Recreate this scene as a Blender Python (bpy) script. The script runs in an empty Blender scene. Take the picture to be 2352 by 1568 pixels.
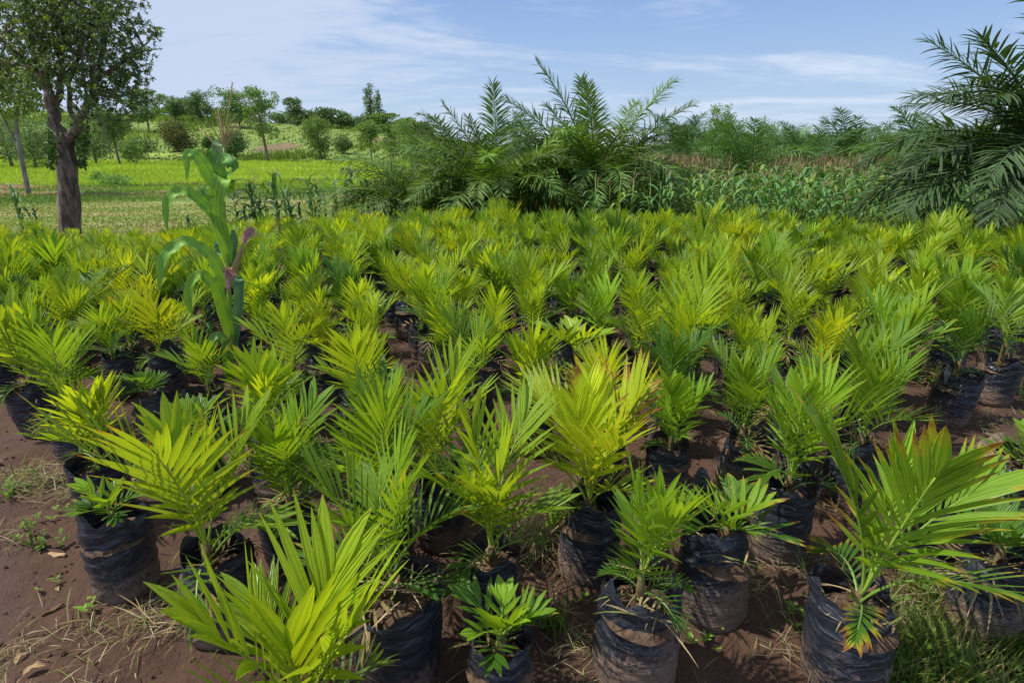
import bpy, math, random
import numpy as np
from mathutils import Vector, Matrix, Euler

random.seed(7)
R = math.radians
scene = bpy.context.scene
COL = scene.collection

# ------------------------------------------------------------------ camera
CAM_H = 1.75
PITCH = 19.04
FPX = 2352 * 20 / 36.0
cam_d = bpy.data.cameras.new('camera')
cam_d.lens = 20
cam_d.sensor_width = 36
cam_d.clip_start = 0.05
cam_d.clip_end = 9000
cam = bpy.data.objects.new('camera', cam_d)
COL.objects.link(cam)
cam.location = (0, 0, CAM_H)
cam.rotation_euler = (R(90 - PITCH), 0, 0)
scene.camera = cam

# ------------------------------------------------------------------ light
SUN = Vector((-0.50, 0.02, 0.84)).normalized()
sun_el = math.asin(SUN.z)
sun_az = math.atan2(SUN.x, SUN.y)
ld = bpy.data.lights.new('sun', 'SUN')
ld.energy = 4.0
ld.angle = R(0.8)
ld.color = (1.0, 0.95, 0.86)
lo = bpy.data.objects.new('sun', ld)
COL.objects.link(lo)
lo.rotation_euler = (-SUN).to_track_quat('-Z', 'Y').to_euler()

scene.view_settings.view_transform = 'Standard'
scene.view_settings.look = 'None'
scene.view_settings.exposure = 0.48
scene.view_settings.gamma = 1.0
scene.view_settings.use_curve_mapping = False


class NT:
    """small node-tree helper"""
    def __init__(self, tree):
        self.t = tree
        self.t.nodes.clear()

    def n(self, typ, ins=None, **props):
        nd = self.t.nodes.new(typ)
        for k, v in props.items():
            setattr(nd, k, v)
        if ins:
            for k, v in ins.items():
                s = nd.inputs[k]
                if isinstance(v, bpy.types.NodeSocket):
                    self.t.links.new(v, s)
                else:
                    s.default_value = v
        return nd

    def math(self, op, a, b=0.0, c=None, clamp=False):
        nd = self.n('ShaderNodeMath', None, operation=op, use_clamp=clamp)
        for i, v in enumerate((a, b) if c is None else (a, b, c)):
            if isinstance(v, bpy.types.NodeSocket):
                self.t.links.new(v, nd.inputs[i])
            else:
                nd.inputs[i].default_value = v
        return nd.outputs[0]

    def mix(self, fac, a, b, mode='MIX'):
        nd = self.n('ShaderNodeMix', None, data_type='RGBA', blend_type=mode)
        for i, v in ((0, fac), (6, a), (7, b)):
            if isinstance(v, bpy.types.NodeSocket):
                self.t.links.new(v, nd.inputs[i])
            else:
                nd.inputs[i].default_value = v if i == 0 else (tuple(v) + (1,))[:4]
        return nd.outputs[2]

    def ramp(self, fac, lo_, hi, a=0.0, b=1.0):
        nd = self.n('ShaderNodeMapRange', {0: fac, 1: lo_, 2: hi, 3: a, 4: b}, clamp=True, interpolation_type='SMOOTHSTEP')
        return nd.outputs[0]

    def noise(self, vec, scale, detail=4, rough=0.55, dist=0.0):
        ins = {'Scale': scale, 'Detail': detail, 'Roughness': rough, 'Distortion': dist}
        if vec is not None:
            ins['Vector'] = vec
        return self.n('ShaderNodeTexNoise', ins).outputs[0]

    def link(self, a, b):
        self.t.links.new(a, b)


w = bpy.data.worlds.new('World')
scene.world = w
w.use_nodes = True
nt = NT(w.node_tree)
sky = nt.n('ShaderNodeTexSky', None, sky_type='NISHITA', sun_disc=False, sun_elevation=sun_el,
           sun_rotation=sun_az, altitude=900, air_density=1.0, dust_density=0.6, ozone_density=2.0)
tc = nt.n('ShaderNodeTexCoord').outputs['Generated']
sx = nt.n('ShaderNodeSeparateXYZ', {0: tc})
zc = nt.math('ADD', nt.math('MAXIMUM', sx.outputs[2], 0.0), 0.10)
cx = nt.math('DIVIDE', sx.outputs[0], zc)
cy = nt.math('DIVIDE', sx.outputs[1], zc)
cv = nt.n('ShaderNodeCombineXYZ', {0: cx, 1: cy, 2: 0.3}).outputs[0]
cmap = nt.n('ShaderNodeMapping', {'Vector': cv, 'Location': (1.7, -0.6, 0), 'Rotation': (0, 0, 0.35), 'Scale': (0.42, 0.66, 1)}).outputs[0]
n1 = nt.noise(cmap, 0.9, 7, 0.56, 0.9)
n2 = nt.noise(cmap, 3.2, 8, 0.6, 1.4)
nn = nt.math('ADD', nt.math('MULTIPLY', n1, 0.76), nt.math('MULTIPLY', n2, 0.24))
# more cloud towards the left (-x), clearer blue to the right
side = nt.ramp(sx.outputs[0], -0.55, 0.65, 0.10, -0.07)
mask = nt.ramp(nt.math('ADD', nn, side), 0.44, 0.60)
elev = nt.ramp(sx.outputs[2], 0.0, 0.30)
blue = nt.mix(elev, (3.3, 4.4, 6.0), (1.65, 2.85, 5.6))
skyc = nt.mix(0.80, sky.outputs[0], blue)
leftw = nt.ramp(sx.outputs[0], -0.6, 0.6, 1.0, 0.0)
cloudc = nt.mix(leftw, (5.0, 5.75, 6.9), (4.3, 5.0, 6.4))
fin = nt.mix(nt.math('MULTIPLY', mask, 0.86), skyc, cloudc)
bg = nt.n('ShaderNodeBackground', {'Color': fin, 'Strength': 0.10})
nt.link(bg.outputs[0], nt.n('ShaderNodeOutputWorld').inputs[0])


# ------------------------------------------------------------------ helpers
def vnoise(x, y, seed=0):
    x = np.asarray(x, float); y = np.asarray(y, float)
    xi = np.floor(x).astype(np.int64); yi = np.floor(y).astype(np.int64)
    fx = x - xi; fy = y - yi
    fx = fx * fx * (3 - 2 * fx); fy = fy * fy * (3 - 2 * fy)

    def h(a, b):
        n = (a * 374761393 + b * 668265263 + seed * 982451653) & 0x7fffffff
        n = ((n ^ (n >> 13)) * 1274126177) & 0x7fffffff
        return ((n ^ (n >> 16)) & 0xffff) / 65535.0
    return (h(xi, yi) * (1 - fx) + h(xi + 1, yi) * fx) * (1 - fy) + (h(xi, yi + 1) * (1 - fx) + h(xi + 1, yi + 1) * fx) * fy


def fbm(x, y, seed=0, oct_=4):
    s = 0; a = 0.5; t = 0
    x = np.asarray(x, float); y = np.asarray(y, float)
    for o in range(oct_):
        s = s + a * vnoise(x * 2 ** o, y * 2 ** o, seed + o); t += a; a *= 0.5
    return s / t


def sstep(a, b, v):
    t = np.clip((np.asarray(v, float) - a) / (b - a), 0, 1)
    return t * t * (3 - 2 * t)


def far_edge(x):
    return np.interp(x, [-30, -13, -8, -5, -2.5, 0, 3, 6, 8, 12, 30], [15.5, 15, 14.2, 12.6, 11, 10.2, 10.6, 9.9, 9.4, 9.0, 9.0])


def left_edge(y):
    return np.interp(y, [0, 1.4, 2.0, 2.6, 3.2, 3.6, 4.1, 6, 20], [-0.9, -1.15, -1.8, -2.3, -2.9, -3.4, -4.6, -9, -25])


def height(x, y, lumps=True):
    x = np.asarray(x, float); y = np.asarray(y, float)
    z = -0.95 * np.clip(-x / 8.5, 0, 1) * sstep(2.5, 14.0, y)
    z = z - 0.22 * sstep(3, 8, x) * sstep(4, 10, y) * (1 - sstep(11, 18, y))
    ratio = -x / np.maximum(y, 1.0)
    ridge = 6.2 + 4.6 * np.clip((ratio - 0.2) / 0.45, 0, 1.3) + 1.2 * (fbm(x / 40, y / 60, 5) - 0.5)
    m = sstep(-0.05, 0.22, ratio)
    z = z + (ridge + 0.95) * m * sstep(92, 205, y) * np.where(y > 205, 1 - 0.4 * sstep(220, 600, y), 1)
    z = z + 0.9 * (fbm(x / 18, y / 18, 9) - 0.5) * sstep(25, 70, y)
    if lumps:
        near = 1 - sstep(18, 40, y)
        z = z + near * (0.055 * (fbm(x * 2.1, y * 2.1, 1) - 0.5) + 0.05 * (fbm(x * 6.5, y * 6.5, 3) - 0.5)
                        + 0.022 * (fbm(x * 19, y * 19, 4, 3) - 0.5))
    return z


def gz(x, y):
    return float(height(x, y))


def ray(px, py):
    """direction of the view ray through a point measured on the 2352-wide photograph"""
    a = (px - 1176) / FPX; b = (784 - py) / FPX
    c, s = math.cos(R(PITCH)), math.sin(R(PITCH))
    return Vector((a, c + b * s, -s + b * c))


def G(px, py):
    """where that ray meets the ground"""
    d = ray(px, py)
    t = CAM_H / max(-d.z, 1e-3)
    for _ in range(12):
        p = Vector((0, 0, CAM_H)) + d * t
        g = float(height(p.x, p.y, False))
        t = (CAM_H - g) / max(-d.z, 1e-3)
    p = Vector((0, 0, CAM_H)) + d * t
    return p.x, p.y


def PV(px, py, y):
    """point of that ray at world depth y"""
    d = ray(px, py)
    p = Vector((0, 0, CAM_H)) + d * (y / d.y)
    return p


def proj(x, y, z):
    c, s = math.cos(R(PITCH)), math.sin(R(PITCH))
    dz = z - CAM_H
    dep = y * c - dz * s
    up = y * s + dz * c
    return 1176 + FPX * x / dep, 784 - FPX * up / dep, dep


class MB:
    """collects strips, tubes and patches into ONE mesh, with uv and optional tint"""
    def __init__(self):
        self.v = []; self.f = []; self.uv = []; self.tint = None; self.cur = (1, 1, 1)

    def quad_grid(self, P, nu, nv, uvf=None, close=False):
        b = len(self.v)
        self.v.extend(P)
        for j in range(nv - 1):
            for i in range(nu if close else nu - 1):
                i2 = (i + 1) % nu
                self.f.append((b + j * nu + i, b + j * nu + i2, b + (j + 1) * nu + i2, b + (j + 1) * nu + i))
                if close:
                    u0, u1 = i / nu, (i + 1) / nu
                else:
                    u0, u1 = i / (nu - 1), (i + 1) / (nu - 1)
                v0, v1 = j / (nv - 1), (j + 1) / (nv - 1)
                self.uv.extend(((u0, v0), (u1, v0), (u1, v1), (u0, v1)))
                if self.tint is not None:
                    self.tint.append(self.cur)

    def tube(self, pts, rads, seg=8, wob=0.0, seed=0, cap=True):
        P = []
        n = len(pts)
        prev = None
        rr = random.Random(seed)
        ph = [rr.random() * 6.28 for _ in range(3)]
        for k in range(n):
            a = pts[max(0, k - 1)]; c = pts[min(n - 1, k + 1)]
            t = (Vector(c) - Vector(a)).normalized()
            if prev is None:
                u = t.orthogonal().normalized()
            else:
                u = (prev - t * prev.dot(t)).normalized()
            prev = u
            w_ = t.cross(u)
            for s in range(seg):
                an = 2 * math.pi * s / seg
                r = rads[k]
                if wob:
                    r *= 1 + wob * (math.sin(an * 2 + ph[0] + k * 0.35) + 0.6 * math.sin(an * 5 + ph[1] + k * 0.21) + 0.4 * math.sin(an * 3 + k * 0.9 + ph[2]))
                P.append(tuple(Vector(pts[k]) + (u * math.cos(an) + w_ * math.sin(an)) * r))
        self.quad_grid(P, seg, n, close=True)
        if cap:
            b = len(self.v)
            self.v.append(tuple(pts[-1]))
            for s in range(seg):
                self.f.append((b - seg + s, b - seg + (s + 1) % seg, b))
                self.uv.extend(((0, 1), (1, 1), (0.5, 1)))
                if self.tint is not None:
                    self.tint.append(self.cur)

    def blade(self, base, d, side, nrm, length, width, seg=5, droop=0.3, fold=0.25, peak=0.35, wave=0.0, ph=0.0, tipw=0.0):
        """a pointed leaf: three verts across, folded along its midrib, drooping"""
        P = []
        d = Vector(d).normalized(); side = Vector(side).normalized(); nrm = Vector(nrm).normalized()
        pos = Vector(base)
        st = length / seg
        g = Vector((0, 0, -1))
        for k in range(seg + 1):
            t = k / seg
            wd = width * 0.5 * (math.sin(math.pi * min(1, t / (2 * peak))) if t < peak else max(tipw, max(0.0, math.cos(math.pi / 2 * (t - peak) / (1 - peak))) ** 0.8))
            wd = max(wd, width * 0.12 if k == 0 else width * 0.015)
            wv = wave * math.sin(ph + t * 11) * wd
            wv2 = wave * math.sin(ph + 2 + t * 9) * wd
            P.append(tuple(pos - side * wd + nrm * (wd * fold + wv)))
            P.append(tuple(pos))
            P.append(tuple(pos + side * wd + nrm * (wd * fold + wv2)))
            pos = pos + d * st
            d = (d + g * (droop * (0.35 + t) / seg)).normalized()
            nrm = (nrm - d * nrm.dot(d)).normalized()
            side = d.cross(nrm).normalized() * (1 if side.dot(d.cross(nrm)) > 0 else -1)
        self.quad_grid(P, 3, seg + 1)

    def ribbon(self, pts, widths, nrm_hint, fold=0.3, wave=0.0, ph=0.0, sub=4):
        """a long leaf along a path"""
        pts = [Vector(p) for p in pts]
        Q = []; W = []
        n = len(pts)
        for k in range(n - 1):
            p0 = pts[max(0, k - 1)]; p1 = pts[k]; p2 = pts[k + 1]; p3 = pts[min(n - 1, k + 2)]
            for s in range(sub):
                t = s / sub
                Q.append(0.5 * ((2 * p1) + (p2 - p0) * t + (2 * p0 - 5 * p1 + 4 * p2 - p3) * t * t + (3 * p1 - p0 - 3 * p2 + p3) * t ** 3))
                W.append(widths[k] * (1 - t) + widths[k + 1] * t)
        Q.append(pts[-1]); W.append(widths[-1])
        P = []
        m = len(Q)
        for k in range(m):
            t = (Q[min(m - 1, k + 1)] - Q[max(0, k - 1)]).normalized()
            h = Vector(nrm_hint(k / (m - 1))) if callable(nrm_hint) else Vector(nrm_hint)
            sd = t.cross(h)
            if sd.length < 1e-3:
                sd = t.orthogonal()
            sd.normalize()
            nn_ = sd.cross(t).normalized()
            wd = W[k] * 0.5
            for q in (-1, -0.5, 0, 0.5, 1):
                wv = wave * W[k] * math.sin(ph + k * 0.95 + (1.7 if q > 0 else 0)) * (abs(q) ** 2)
                P.append(tuple(Q[k] + sd * wd * q + nn_ * (abs(q) * wd * fold + wv)))
        self.quad_grid(P, 5, m)

    def mesh(self, name, mat, smooth=True):
        me = bpy.data.meshes.new(name)
        me.from_pydata([tuple(p) for p in self.v], [], self.f)
        if self.uv:
            uvl = me.uv_layers.new(name='UVMap')
            uvl.data.foreach_set('uv', np.asarray(self.uv, np.float32).ravel())
        if self.tint is not None:
            at = me.attributes.new('tint', 'FLOAT_COLOR', 'FACE')
            c = np.ones((len(self.f), 4), np.float32); c[:, :3] = np.asarray(self.tint, np.float32)
            at.data.foreach_set('color', c.ravel())
        if mat:
            me.materials.append(mat)
        if smooth:
            me.polygons.foreach_set('use_smooth', np.ones(len(me.polygons), bool))
        me.update()
        return me


def link(name, me, parent=None, loc=(0, 0, 0), rot=(0, 0, 0), sc=1.0, color=None):
    o = bpy.data.objects.new(name, me)
    COL.objects.link(o)
    o.location = loc; o.rotation_euler = rot
    o.scale = (sc, sc, sc) if not isinstance(sc, (tuple, list)) else sc
    if parent:
        o.parent = parent
    if color:
        o.color = color
    return o


def tag(o, label=None, cat=None, group=None, kind=None):
    if label: o['label'] = label
    if cat: o['category'] = cat
    if group: o['group'] = group
    if kind: o['kind'] = kind
    return o


def empty(name, loc, rz=0.0, sc=1.0):
    o = bpy.data.objects.new(name, None)
    o.empty_display_size = 0.1
    COL.objects.link(o)
    o.location = loc
    o.rotation_euler = (0, 0, rz)
    o.scale = (sc, sc, sc)
    return o


# ------------------------------------------------------------------ materials
def new_mat(name):
    m = bpy.data.materials.new(name)
    m.use_nodes = True
    return m, NT(m.node_tree)


def leaf_mat(name, source='object', color=(0.1, 0.2, 0.02), rough=0.38, trans=0.35, stripes=9.0, warm=(1.35, 1.15, 0.5),
             spec=0.5, dry=True, var=0.25, lb=0.6, tip=(0.34, 0.16, 0.03)):
    m, t = new_mat(name)
    out = t.n('ShaderNodeOutputMaterial')
    info = t.n('ShaderNodeObjectInfo')
    geo = t.n('ShaderNodeNewGeometry')
    if source == 'object':
        c = info.outputs['Color']
    elif source == 'tint':
        c = t.n('ShaderNodeAttribute', None, attribute_name='tint').outputs['Color']
    else:
        c = t.n('ShaderNodeRGB').outputs[0]
        c.default_value = tuple(color) + (1,)
    uv = t.n('ShaderNodeUVMap').outputs[0]
    s = t.n('ShaderNodeSeparateXYZ', {0: uv})
    # pleats that run along the leaf, a paler midrib
    st = t.math('SINE', t.math('MULTIPLY', s.outputs[0], stripes * 6.283))
    nz = t.noise(geo.outputs['Position'], 9.0, 3)
    nz2 = t.noise(geo.outputs['Position'], 60.0, 2)
    val = t.math('ADD', 1.0 - var, t.math('MULTIPLY', nz, 2 * var))
    val = t.math('MULTIPLY', val, t.math('ADD', 0.93, t.math('MULTIPLY', nz2, 0.14)))
    val = t.math('ADD', val, t.math('MULTIPLY', st, 0.11))
    vv = t.n('ShaderNodeCombineXYZ', {0: val, 1: val, 2: val}).outputs[0]
    c2 = t.mix(1.0, c, vv, 'MULTIPLY')
    mid = t.math('ABSOLUTE', t.math('SUBTRACT', s.outputs[0], 0.5))
    c2 = t.mix(t.ramp(mid, 0.02, 0.07, 0.35, 0.0), c2, t.mix(1.0, c2, (1.7, 1.5, 1.2), 'MULTIPLY'))
    if dry:
        # yellow to brown dry tips; how much comes from the object's own colour alpha
        dr = t.math('SUBTRACT', 1.0, info.outputs['Alpha']) if source == 'object' else 0.12
        dv = t.math('ADD', t.math('ADD', s.outputs[1], t.math('MULTIPLY', t.math('SUBTRACT', nz, 0.5), 0.9)), t.math('MULTIPLY', t.math('SUBTRACT', nz2, 0.5), 0.3))
        th = t.math('SUBTRACT', 1.50, dr)
        yel = t.ramp(t.math('SUBTRACT', dv, th), -0.25, 0.0)
        brn = t.ramp(t.math('SUBTRACT', dv, th), -0.05, 0.12)
        c2 = t.mix(t.math('MULTIPLY', yel, 0.8), c2, (0.46, 0.40, 0.03))
        c2 = t.mix(brn, c2, tip)
    bump = t.n('ShaderNodeBump', {'Strength': lb, 'Distance': 0.003, 'Height': st})
    p = t.n('ShaderNodeBsdfPrincipled', {'Base Color': c2, 'Roughness': rough, 'Normal': bump.outputs[0], 'Specular IOR Level': spec})
    if trans > 0:
        tc_ = t.mix(1.0, c2, warm, 'MULTIPLY')
        tr = t.n('ShaderNodeBsdfTranslucent', {'Color': tc_})
        mx = t.n('ShaderNodeMixShader', {0: trans, 1: p.outputs[0], 2: tr.outputs[0]})
        t.link(mx.outputs[0], out.inputs[0])
    else:
        t.link(p.outputs[0], out.inputs[0])
    return m


def plain_mat(name, color, rough=0.9, color2=None, scale=12.0, bump=0.4, bscale=30.0, dist=0.01, stretch=(1, 1, 1), spec=0.25):
    m, t = new_mat(name)
    out = t.n('ShaderNodeOutputMaterial')
    co = t.n('ShaderNodeTexCoord').outputs['Object']
    co = t.n('ShaderNodeMapping', {'Vector': co, 'Scale': stretch}).outputs[0]
    n_ = t.noise(co, scale, 5, 0.6)
    c = t.mix(t.ramp(n_, 0.35, 0.65), color, color2 or tuple(v * 0.6 for v in color))
    b = t.n('ShaderNodeBump', {'Strength': bump, 'Distance': dist, 'Height': t.noise(co, bscale, 5, 0.65)})
    p = t.n('ShaderNodeBsdfPrincipled', {'Base Color': c, 'Roughness': rough, 'Normal': b.outputs[0], 'Specular IOR Level': spec})
    t.link(p.outputs[0], out.inputs[0])
    return m


M_SEED = leaf_mat('seedling_leaf', 'object', rough=0.36, trans=0.40, stripes=3.0, warm=(1.45, 1.2, 0.45), spec=0.45)
M_SEED_FAR = leaf_mat('seedling_leaf_far', 'tint', rough=0.42, trans=0.40, stripes=3.0, warm=(1.45, 1.2, 0.45), spec=0.4)
M_PALM = leaf_mat('palm_leaf', 'object', rough=0.48, trans=0.25, stripes=1.0, warm=(1.6, 1.5, 0.5), spec=0.28, dry=False, var=0.3)
M_MAIZE = leaf_mat('maize_leaf', 'object', rough=0.5, trans=0.20, stripes=4.0, warm=(1.5, 1.4, 0.5), spec=0.22, dry=False, var=0.15, lb=0.12)
M_TINT = leaf_mat('foliage', 'tint', rough=0.5, trans=0.28, stripes=1.0, warm=(1.4, 1.4, 0.6), spec=0.35, dry=False, var=0.25)
M_GRASS = leaf_mat('grass_blade', 'tint', rough=0.6, trans=0.30, stripes=1.0, warm=(1.25, 1.2, 0.6), spec=0.2, dry=False, var=0.2)
M_STRAW = leaf_mat('straw', 'tint', rough=0.75, trans=0.10, stripes=1.0, warm=(1.0, 1.0, 1.0), spec=0.15, dry=False, var=0.2)
M_DEAD = leaf_mat('dead_leaf', 'object', rough=0.8, trans=0.12, stripes=4.0, warm=(1.0, 1.0, 1.0), spec=0.15, dry=False, var=0.35)
M_RACHIS = leaf_mat('rachis', 'object', rough=0.45, trans=0.0, stripes=1.0, dry=False, var=0.1)
M_STEM = plain_mat('seedling_stem', (0.20, 0.15, 0.065), 0.8, (0.10, 0.065, 0.035), 30, 0.6, 60, 0.004, (1, 1, 0.25))
M_STALK = plain_mat('maize_stalk', (0.26, 0.36, 0.08), 0.5, (0.32, 0.34, 0.09), 14, 0.2, 40, 0.002, (1, 1, 0.1))
M_BARK = plain_mat('bark', (0.30, 0.225, 0.17), 0.92, (0.085, 0.06, 0.048), 9.0, 1.0, 16, 0.05, (1, 1, 0.22))
M_PALEBARK = plain_mat('pale_bark', (0.34, 0.31, 0.25), 0.9, (0.16, 0.14, 0.11), 5.0, 0.7, 16, 0.03, (1, 1, 0.3))
M_DARKBARK = plain_mat('palm_trunk', (0.045, 0.032, 0.022), 0.95, (0.02, 0.016, 0.012), 7.0, 1.0, 16, 0.05)


def bag_material():
    m, t = new_mat('black_plastic')
    out = t.n('ShaderNodeOutputMaterial')
    info = t.n('ShaderNodeObjectInfo')
    co = t.n('ShaderNodeTexCoord').outputs['Object']
    off = t.math('MULTIPLY', info.outputs['Random'], 37.0)
    oc = t.n('ShaderNodeCombineXYZ', {0: off, 1: off, 2: off}).outputs[0]
    co2 = t.n('ShaderNodeVectorMath', {0: co, 1: oc}, operation='ADD').outputs[0]
    z = t.n('ShaderNodeSeparateXYZ', {0: co}).outputs[2]
    st = t.n('ShaderNodeMapping', {'Vector': co2, 'Scale': (3.2, 3.2, 10.0)}).outputs[0]
    wr = t.noise(st, 1.7, 2.5, 0.5, 1.6)
    wr = t.math('ABSOLUTE', t.math('SUBTRACT', wr, 0.5))
    wr = t.math('SUBTRACT', 1.0, t.math('POWER', t.math('MULTIPLY', wr, 2.4), 0.55))
    wr2 = t.noise(st, 5.0, 2, 0.5, 0.8)
    spk = t.noise(co2, 70, 5, 0.75)
    blo = t.noise(co2, 6.5, 5, 0.62)
    # earth splashed up the lower part, in blotches
    low = t.ramp(z, 0.0, 0.26, 0.30, -0.16)
    side_ = t.n('ShaderNodeSeparateXYZ', {0: co}).outputs[0]
    low = t.math('ADD', low, t.ramp(side_, -0.12, 0.14, -0.05, 0.12))
    dm = t.math('ADD', t.math('ADD', blo, low), t.math('MULTIPLY', t.math('SUBTRACT', spk, 0.5), 0.9))
    dust = t.ramp(dm, 0.51, 0.80)
    film = t.ramp(t.math('ADD', wr2, t.math('MULTIPLY', spk, 0.4)), 0.58, 0.98, 0.0, 0.26)
    base = t.mix(film, (0.016, 0.020, 0.032), (0.15, 0.145, 0.15))
    c = t.mix(t.math('MULTIPLY', dust, 0.85), base, t.mix(spk, (0.11, 0.068, 0.045), (0.24, 0.165, 0.12)))
    rgh = t.math('ADD', 0.33, t.math('MULTIPLY', dust, 0.5))
    hh = t.math('ADD', t.math('MULTIPLY', wr, 1.0), t.math('MULTIPLY', wr2, 0.35))
    b = t.n('ShaderNodeBump', {'Strength': 0.75, 'Distance': 0.009, 'Height': hh})
    b2 = t.n('ShaderNodeBump', {'Strength': 0.3, 'Distance': 0.002, 'Height': t.math('MULTIPLY', spk, dust), 'Normal': b.outputs[0]})
    p = t.n('ShaderNodeBsdfPrincipled', {'Base Color': c, 'Roughness': rgh, 'Normal': b2.outputs[0], 'Specular IOR Level': 0.5})
    t.link(p.outputs[0], out.inputs[0])
    return m


M_BAG = bag_material()
M_SOIL = plain_mat('bag_soil', (0.15, 0.095, 0.06), 0.95, (0.06, 0.036, 0.024), 30, 1.0, 80, 0.01)


def ground_material():
    m, t = new_mat('earth')
    out = t.n('ShaderNodeOutputMaterial')
    pos = t.n('ShaderNodeNewGeometry').outputs['Position']
    col = t.n('ShaderNodeAttribute', None, attribute_name='albedo').outputs['Color']
    zone = t.n('ShaderNodeAttribute', None, attribute_name='nursery').outputs['Fac']
    a = t.noise(pos, 1.3, 6, 0.6)
    b = t.noise(pos, 11, 6, 0.7)
    c = t.noise(pos, 65, 4, 0.7)
    far = t.noise(pos, 0.22, 8, 0.72)
    v = t.math('ADD', 0.40, t.math('MULTIPLY', b, 0.75))
    v = t.math('MULTIPLY', v, t.math('ADD', 0.70, t.math('MULTIPLY', c, 0.6)))
    v = t.math('MULTIPLY', v, t.math('ADD', 0.55, t.math('MULTIPLY', a, 0.95)))
    v = t.math('MULTIPLY', v, t.math('ADD', 0.6, t.math('MULTIPLY', far, 0.9)))
    vv = t.n('ShaderNodeCombineXYZ', {0: v, 1: v, 2: v}).outputs[0]
    cc = t.mix(1.0, col, vv, 'MULTIPLY')
    # dry crumbs of paler earth on the nursery soil
    cr = t.math('MULTIPLY', t.ramp(t.noise(pos, 38, 5, 0.8), 0.60, 0.72), zone)
    cc = t.mix(t.math('MULTIPLY', cr, 0.6), cc, (0.22, 0.125, 0.078))
    damp = t.math('MULTIPLY', t.ramp(t.noise(pos, 0.9, 3, 0.5), 0.48, 0.62), zone)
    cc = t.mix(t.math('MULTIPLY', damp, 0.35), cc, (0.045, 0.02, 0.016))
    hgt = t.math('ADD', t.math('MULTIPLY', b, 1.0), t.math('MULTIPLY', c, 0.35))
    bm = t.n('ShaderNodeBump', {'Strength': 0.9, 'Distance': 0.03, 'Height': hgt})
    rg = t.math('SUBTRACT', 0.92, t.math('MULTIPLY', damp, 0.30))
    p = t.n('ShaderNodeBsdfPrincipled', {'Base Color': cc, 'Roughness': rg, 'Normal': bm.outputs[0], 'Specular IOR Level': 0.3})
    t.link(p.outputs[0], out.inputs[0])
    return m


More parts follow.
